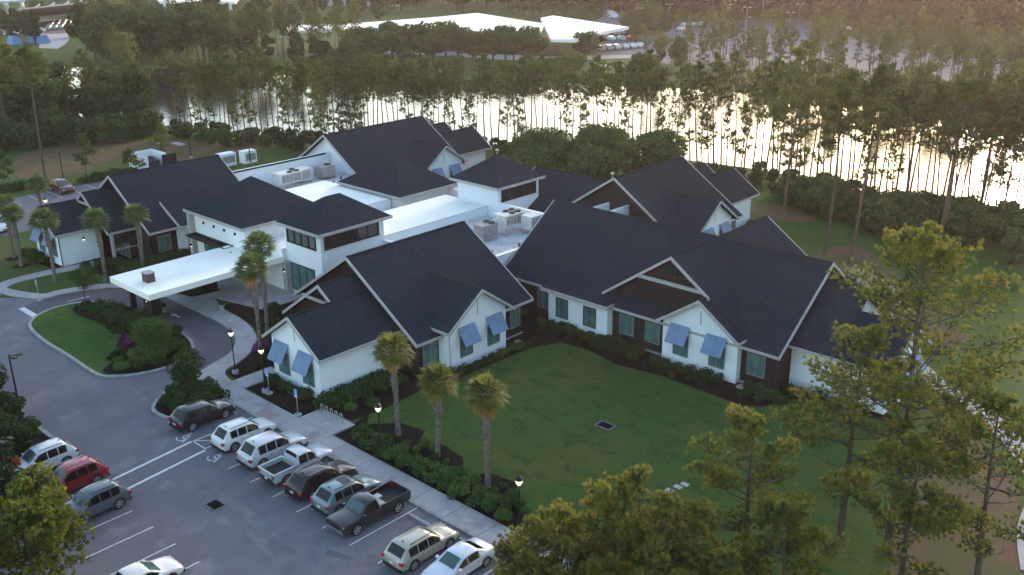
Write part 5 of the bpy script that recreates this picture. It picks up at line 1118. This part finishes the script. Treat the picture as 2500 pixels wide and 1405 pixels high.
# ================================================================== FAR BUILDINGS AND CARS
def canopy(label,px,zt,group=None,th=.8,cols=6):
    P4=[at(*q,zt) for q in px]; c=sum(P4,Vector())/len(P4); t=thing('long_canopy',label,'canopy',(c.x,c.y,0),0,group)
    n=len(P4); a=sum(P4[i].x*P4[(i+1)%n].y-P4[(i+1)%n].x*P4[i].y for i in range(n))
    MB().prism([(p.x,p.y) for p in P4],zt-th,zt).build('roof',M['membrane'],t)
    for i in range(cols):
        u=(i+.5)/cols; e=P4[0].lerp(P4[-1],u)*.93+c*.07; MB().box(e.x-.25,e.x+.25,e.y-.25,e.y+.25,0,zt-th).build('column',M['white'],t)
    return t
canopy('long gleaming white roof beyond the oaks across the lake',((700,62),(830,60),(1065,42),(1165,32),(1290,52),(1330,58),(1320,76),(1200,78),(1000,66),(700,76)),6.5)
canopy('pointed white roof at the car park across the lake',((1345,96),(1320,44),(1350,38),(1440,52),(1535,66),(1470,78),(1405,97)),6.5,cols=0)
canopy('white roof edge of the large building at the top left',((360,-30),(390,3),(575,4),(600,-30)),14,cols=0)
fb=thing('far_building','large dark glazed building with white columns under a white roof at the top','building',at(480,30)); a_,b_=at(392,30),at(575,26)
MB().hexa([a_,b_,at(600,5),at(380,5)],[a_+Vector((0,0,12)),b_+Vector((0,0,12)),at(600,5)+Vector((0,0,12)),at(380,5)+Vector((0,0,12))]).build('wall',M['blackglass'],fb)
for i in range(8):
    p=a_.lerp(b_,(i+.5)/8)*.997; MB().box(p.x-.5,p.x+.5,p.y-.5,p.y+.5,0,13).build('column',M['white'],fb)
fb=thing('far_building','pale low building behind trees at the top centre','building',at(860,12)); a_,b_=at(740,14),at(975,16); up=Vector((0,0,7))
MB().hexa([a_,b_,at(990,-4),at(740,-4)],[a_+up,b_+up,at(990,-4)+up,at(740,-4)+up]).build('wall',M['trim'],fb)
MB().hexa([a_+up,b_+up,at(990,-4)+up,at(740,-4)+up],[a_+up*1.1,b_+up*1.1,at(990,-4)+up*1.1,at(740,-4)+up*1.1]).build('roof',M['concrete'],fb)
# grandstand
gs=thing('grandstand','white framed grandstand with grey seating at the top left corner','grandstand',at(120,45)); 
def bar(mb,a,b,r=.45): mb.tube([a,b],r,5)
q0,q1=at(20,48,2),at(200,30,2); r0,r1=at(60,20,9),at(235,2,9)
MB().hexa([q0,q1,r1-Vector((0,0,.5)),r0-Vector((0,0,.5))],[q0+Vector((0,0,.6)),q1+Vector((0,0,.6)),r1,r0]).build('seating',M['unitg'],gs)
fr=MB(); 
for i in range(6): bar(fr,q0.lerp(q1,i/5)+Vector((0,0,1)),r0.lerp(r1,i/5)+Vector((0,0,.6)),.35)
fr.build('stair_rail',M['white'],gs)
b=MB(); b.hexa([q0-Vector((0,0,.8)),q1-Vector((0,0,.8)),q1+Vector((-.6,.6,-.8)),q0+Vector((-.6,.6,-.8))],[q0+Vector((0,0,1)),q1+Vector((0,0,1)),q1+Vector((-.6,.6,1)),q0+Vector((-.6,.6,1))]); b.build('front_wall',M['white'],gs)
b=MB(); bar(b,at(-20,5,14),at(60,0,14),.6); bar(b,at(52,3,13),at(58,34,1),.8); bar(b,at(14,8,12),at(18,36,1),.8); bar(b,at(60,22,4),at(80,38,1),.3); b.build('truss',M['white'],gs)
for (a,b,c) in ((36,108,'left'),(82,104,'middle'),(106,106,'right')):
    p=at(a,b); o=MB().hexa([(-2.4,-1.6,0),(2.4,-1.6,0),(2.4,1.6,0),(-2.4,1.6,0)],[(-1.6,-.9,2.6),(1.6,-.9,2.6),(1.6,.9,2.6),(-1.6,.9,2.6)]).build('tent',M['bluepaint']); o.location=p; tag(o,'blue tent across the lake at the left, the %s one of three'%c,'tent','blue tents')
g=thing('bus_shelter','small reddish shelter beside the far road below the white roof','shelter',at(1345,135)); MB().box(-1.9,1.9,-1.1,1.1,2.4,2.65).build('roof',M['brickred'],g,local=True)
for sx in (-1.7,1.7):
    for sy in (-.9,.9): MB().box(sx-.1,sx+.1,sy-.1,sy+.1,0,2.6).build('post',M['brickred'],g,local=True)
# simple far cars
def farcar(col):
    t=thing('parked_car','x','car'); b=MB()
    prof=[(-2.2,.3),(-2.25,.8),(-1.7,.98),(-1.2,1.42),(.4,1.45),(1.1,.98),(2.0,.86),(2.25,.6),(2.2,.3)]
    n=len(prof); v=[(-.88 if z<1.1 else -.68,y,z) for y,z in prof]+[(.88 if z<1.1 else .68,y,z) for y,z in prof]
    b.add(v,[tuple(range(n)),tuple(range(2*n-1,n-1,-1))]+[(i,i+n,(i+1)%n+n,(i+1)%n) for i in range(n)]); b.build('body',paintm(col,.1),t,local=True)
    g_=MB(); g_.hexa([(-.80,-1.3,1.0),(.80,-1.3,1.0),(.80,.75,1.0),(-.80,.75,1.0)],[(-.70,-1.1,1.36),(.70,-1.1,1.36),(.70,.38,1.36),(-.70,.38,1.36)]); g_.build('windows',M['carglass'],t,local=True)
    for sx in (-.89,.69):
        for sy in (-1.35,1.35): MB().tube([(sx,sy,.32),(sx+.2,sy,.32)],.32,8).build('wheel',M['tyre'],t,local=True)
    return t
FC=[Kit(farcar(c)) for c in ((.6,.6,.62),(.38,.4,.43),(.05,.055,.07),(.26,.03,.03),(.55,.56,.6))]
def fcar(px,py,rz,label,group,kit=None):
    p=at(px,py); (kit or rnd.choice(FC)).place((p.x,p.y,.02),R(rz),1,label,'car',group)
for i in range(7): fcar(122+i*15,73-i*1.2,43,'car in the nearest row below the grandstand','cars below the grandstand')
for i in range(7): fcar(127+i*15,66-i*1.2,43,'car in the second row below the grandstand','cars below the grandstand, second row')
for i in range(7): fcar(130+i*15,60-i*1.2,43,'car in the third row below the grandstand','cars below the grandstand, third row')
for i in range(6): fcar(10+i*17,84+rnd.uniform(-6,8),rnd.choice((43,133)),'car glimpsed through the trees at the far left','cars behind the left trees')
for i in range(6): fcar(1466+i*19,123-i*1.3,60,'pale car in the near row of the far car park','cars in the near row of the far car park',FC[0] if i%3 else FC[4])
for i in range(4): fcar(1468+i*24,101-i*1.3,60,'car under the pointed white roof','cars under the pointed roof')
for i in range(4): fcar(1500+i*26,88-i*1.4,60,'car in the second row of the far car park','cars in the second row of the far car park')
for i in range(4): fcar(1486+i*5,30+i*5,120,'pale car at the far end of the white roofs','cars at the far end',FC[0] if i%2 else FC[4])
for i in range(5): fcar(1630+i*19,69-i*1.5,60,'car in the farthest row of the car park','cars in the farthest row')
for (a,b,l,kk) in ((1662,76,'pale blue car alone in the far car park',FC[4]),(1757,163,'dark car by the far bank across the lake',FC[2]),(2063,74,'white car on the road by the far wood',FC[0]),(2300,118,'white car in the right part of the far car park',FC[0]),(2325,121,'silver car beside the white one in the right part of the far car park',FC[1])): fcar(a,b,60,l,None,kk)
FP=Kit((lambda t:(MB().tube([(0,0,0),(0,0,9)],[.08,.06],5).build('pole',M['unitg'],t,local=True),MB().box(-1.3,-.5,-.2,.2,8.9,9.05).build('lamp_head',M['steel'],t,local=True),MB().box(.5,1.3,-.2,.2,8.9,9.05).build('lamp_head',M['steel'],t,local=True),t)[-1])(thing('light_pole','x','lamp post')))
for i,(a,b) in enumerate(((1820,88),(1772,80),(1860,60),(1632,78),(1560,90),(1514,60),(1948,78),(700,180),(1817,120),(1924,105))):
    p=at(a,b); FP.place((p.x,p.y,0),R(40),1,'tall twin headed light pole across the lake','lamp post','light poles across the lake')
for i,(a,b) in enumerate(((398,352),(435,352))):
    p=at(a,b); o=MB().box(-1.6,1.6,-.7,.7,0,.08).build('concrete_pad',M['concrete']); o.location=p; tag(o,'pale concrete pad on the far grass, '+('left' if i==0 else 'right')+' one of two','pad')
# ================================================================== HAZE
hz=MB().box(-1600,800,-250,1700,-1.0,42.0).build('haze',bpy.data.materials.new('haze')); hz['kind']='stuff'
hm=hz.data.materials[0]; hm.use_nodes=True; n=hm.node_tree; n.nodes.clear(); o_=n.nodes.new('ShaderNodeOutputMaterial'); v_=n.nodes.new('ShaderNodeVolumePrincipled')
v_.inputs['Color'].default_value=(.95,.82,.84,1); v_.inputs['Density'].default_value=.000112; v_.inputs['Anisotropy'].default_value=.55
n.links.new(v_.outputs[0],o_.inputs['Volume'])
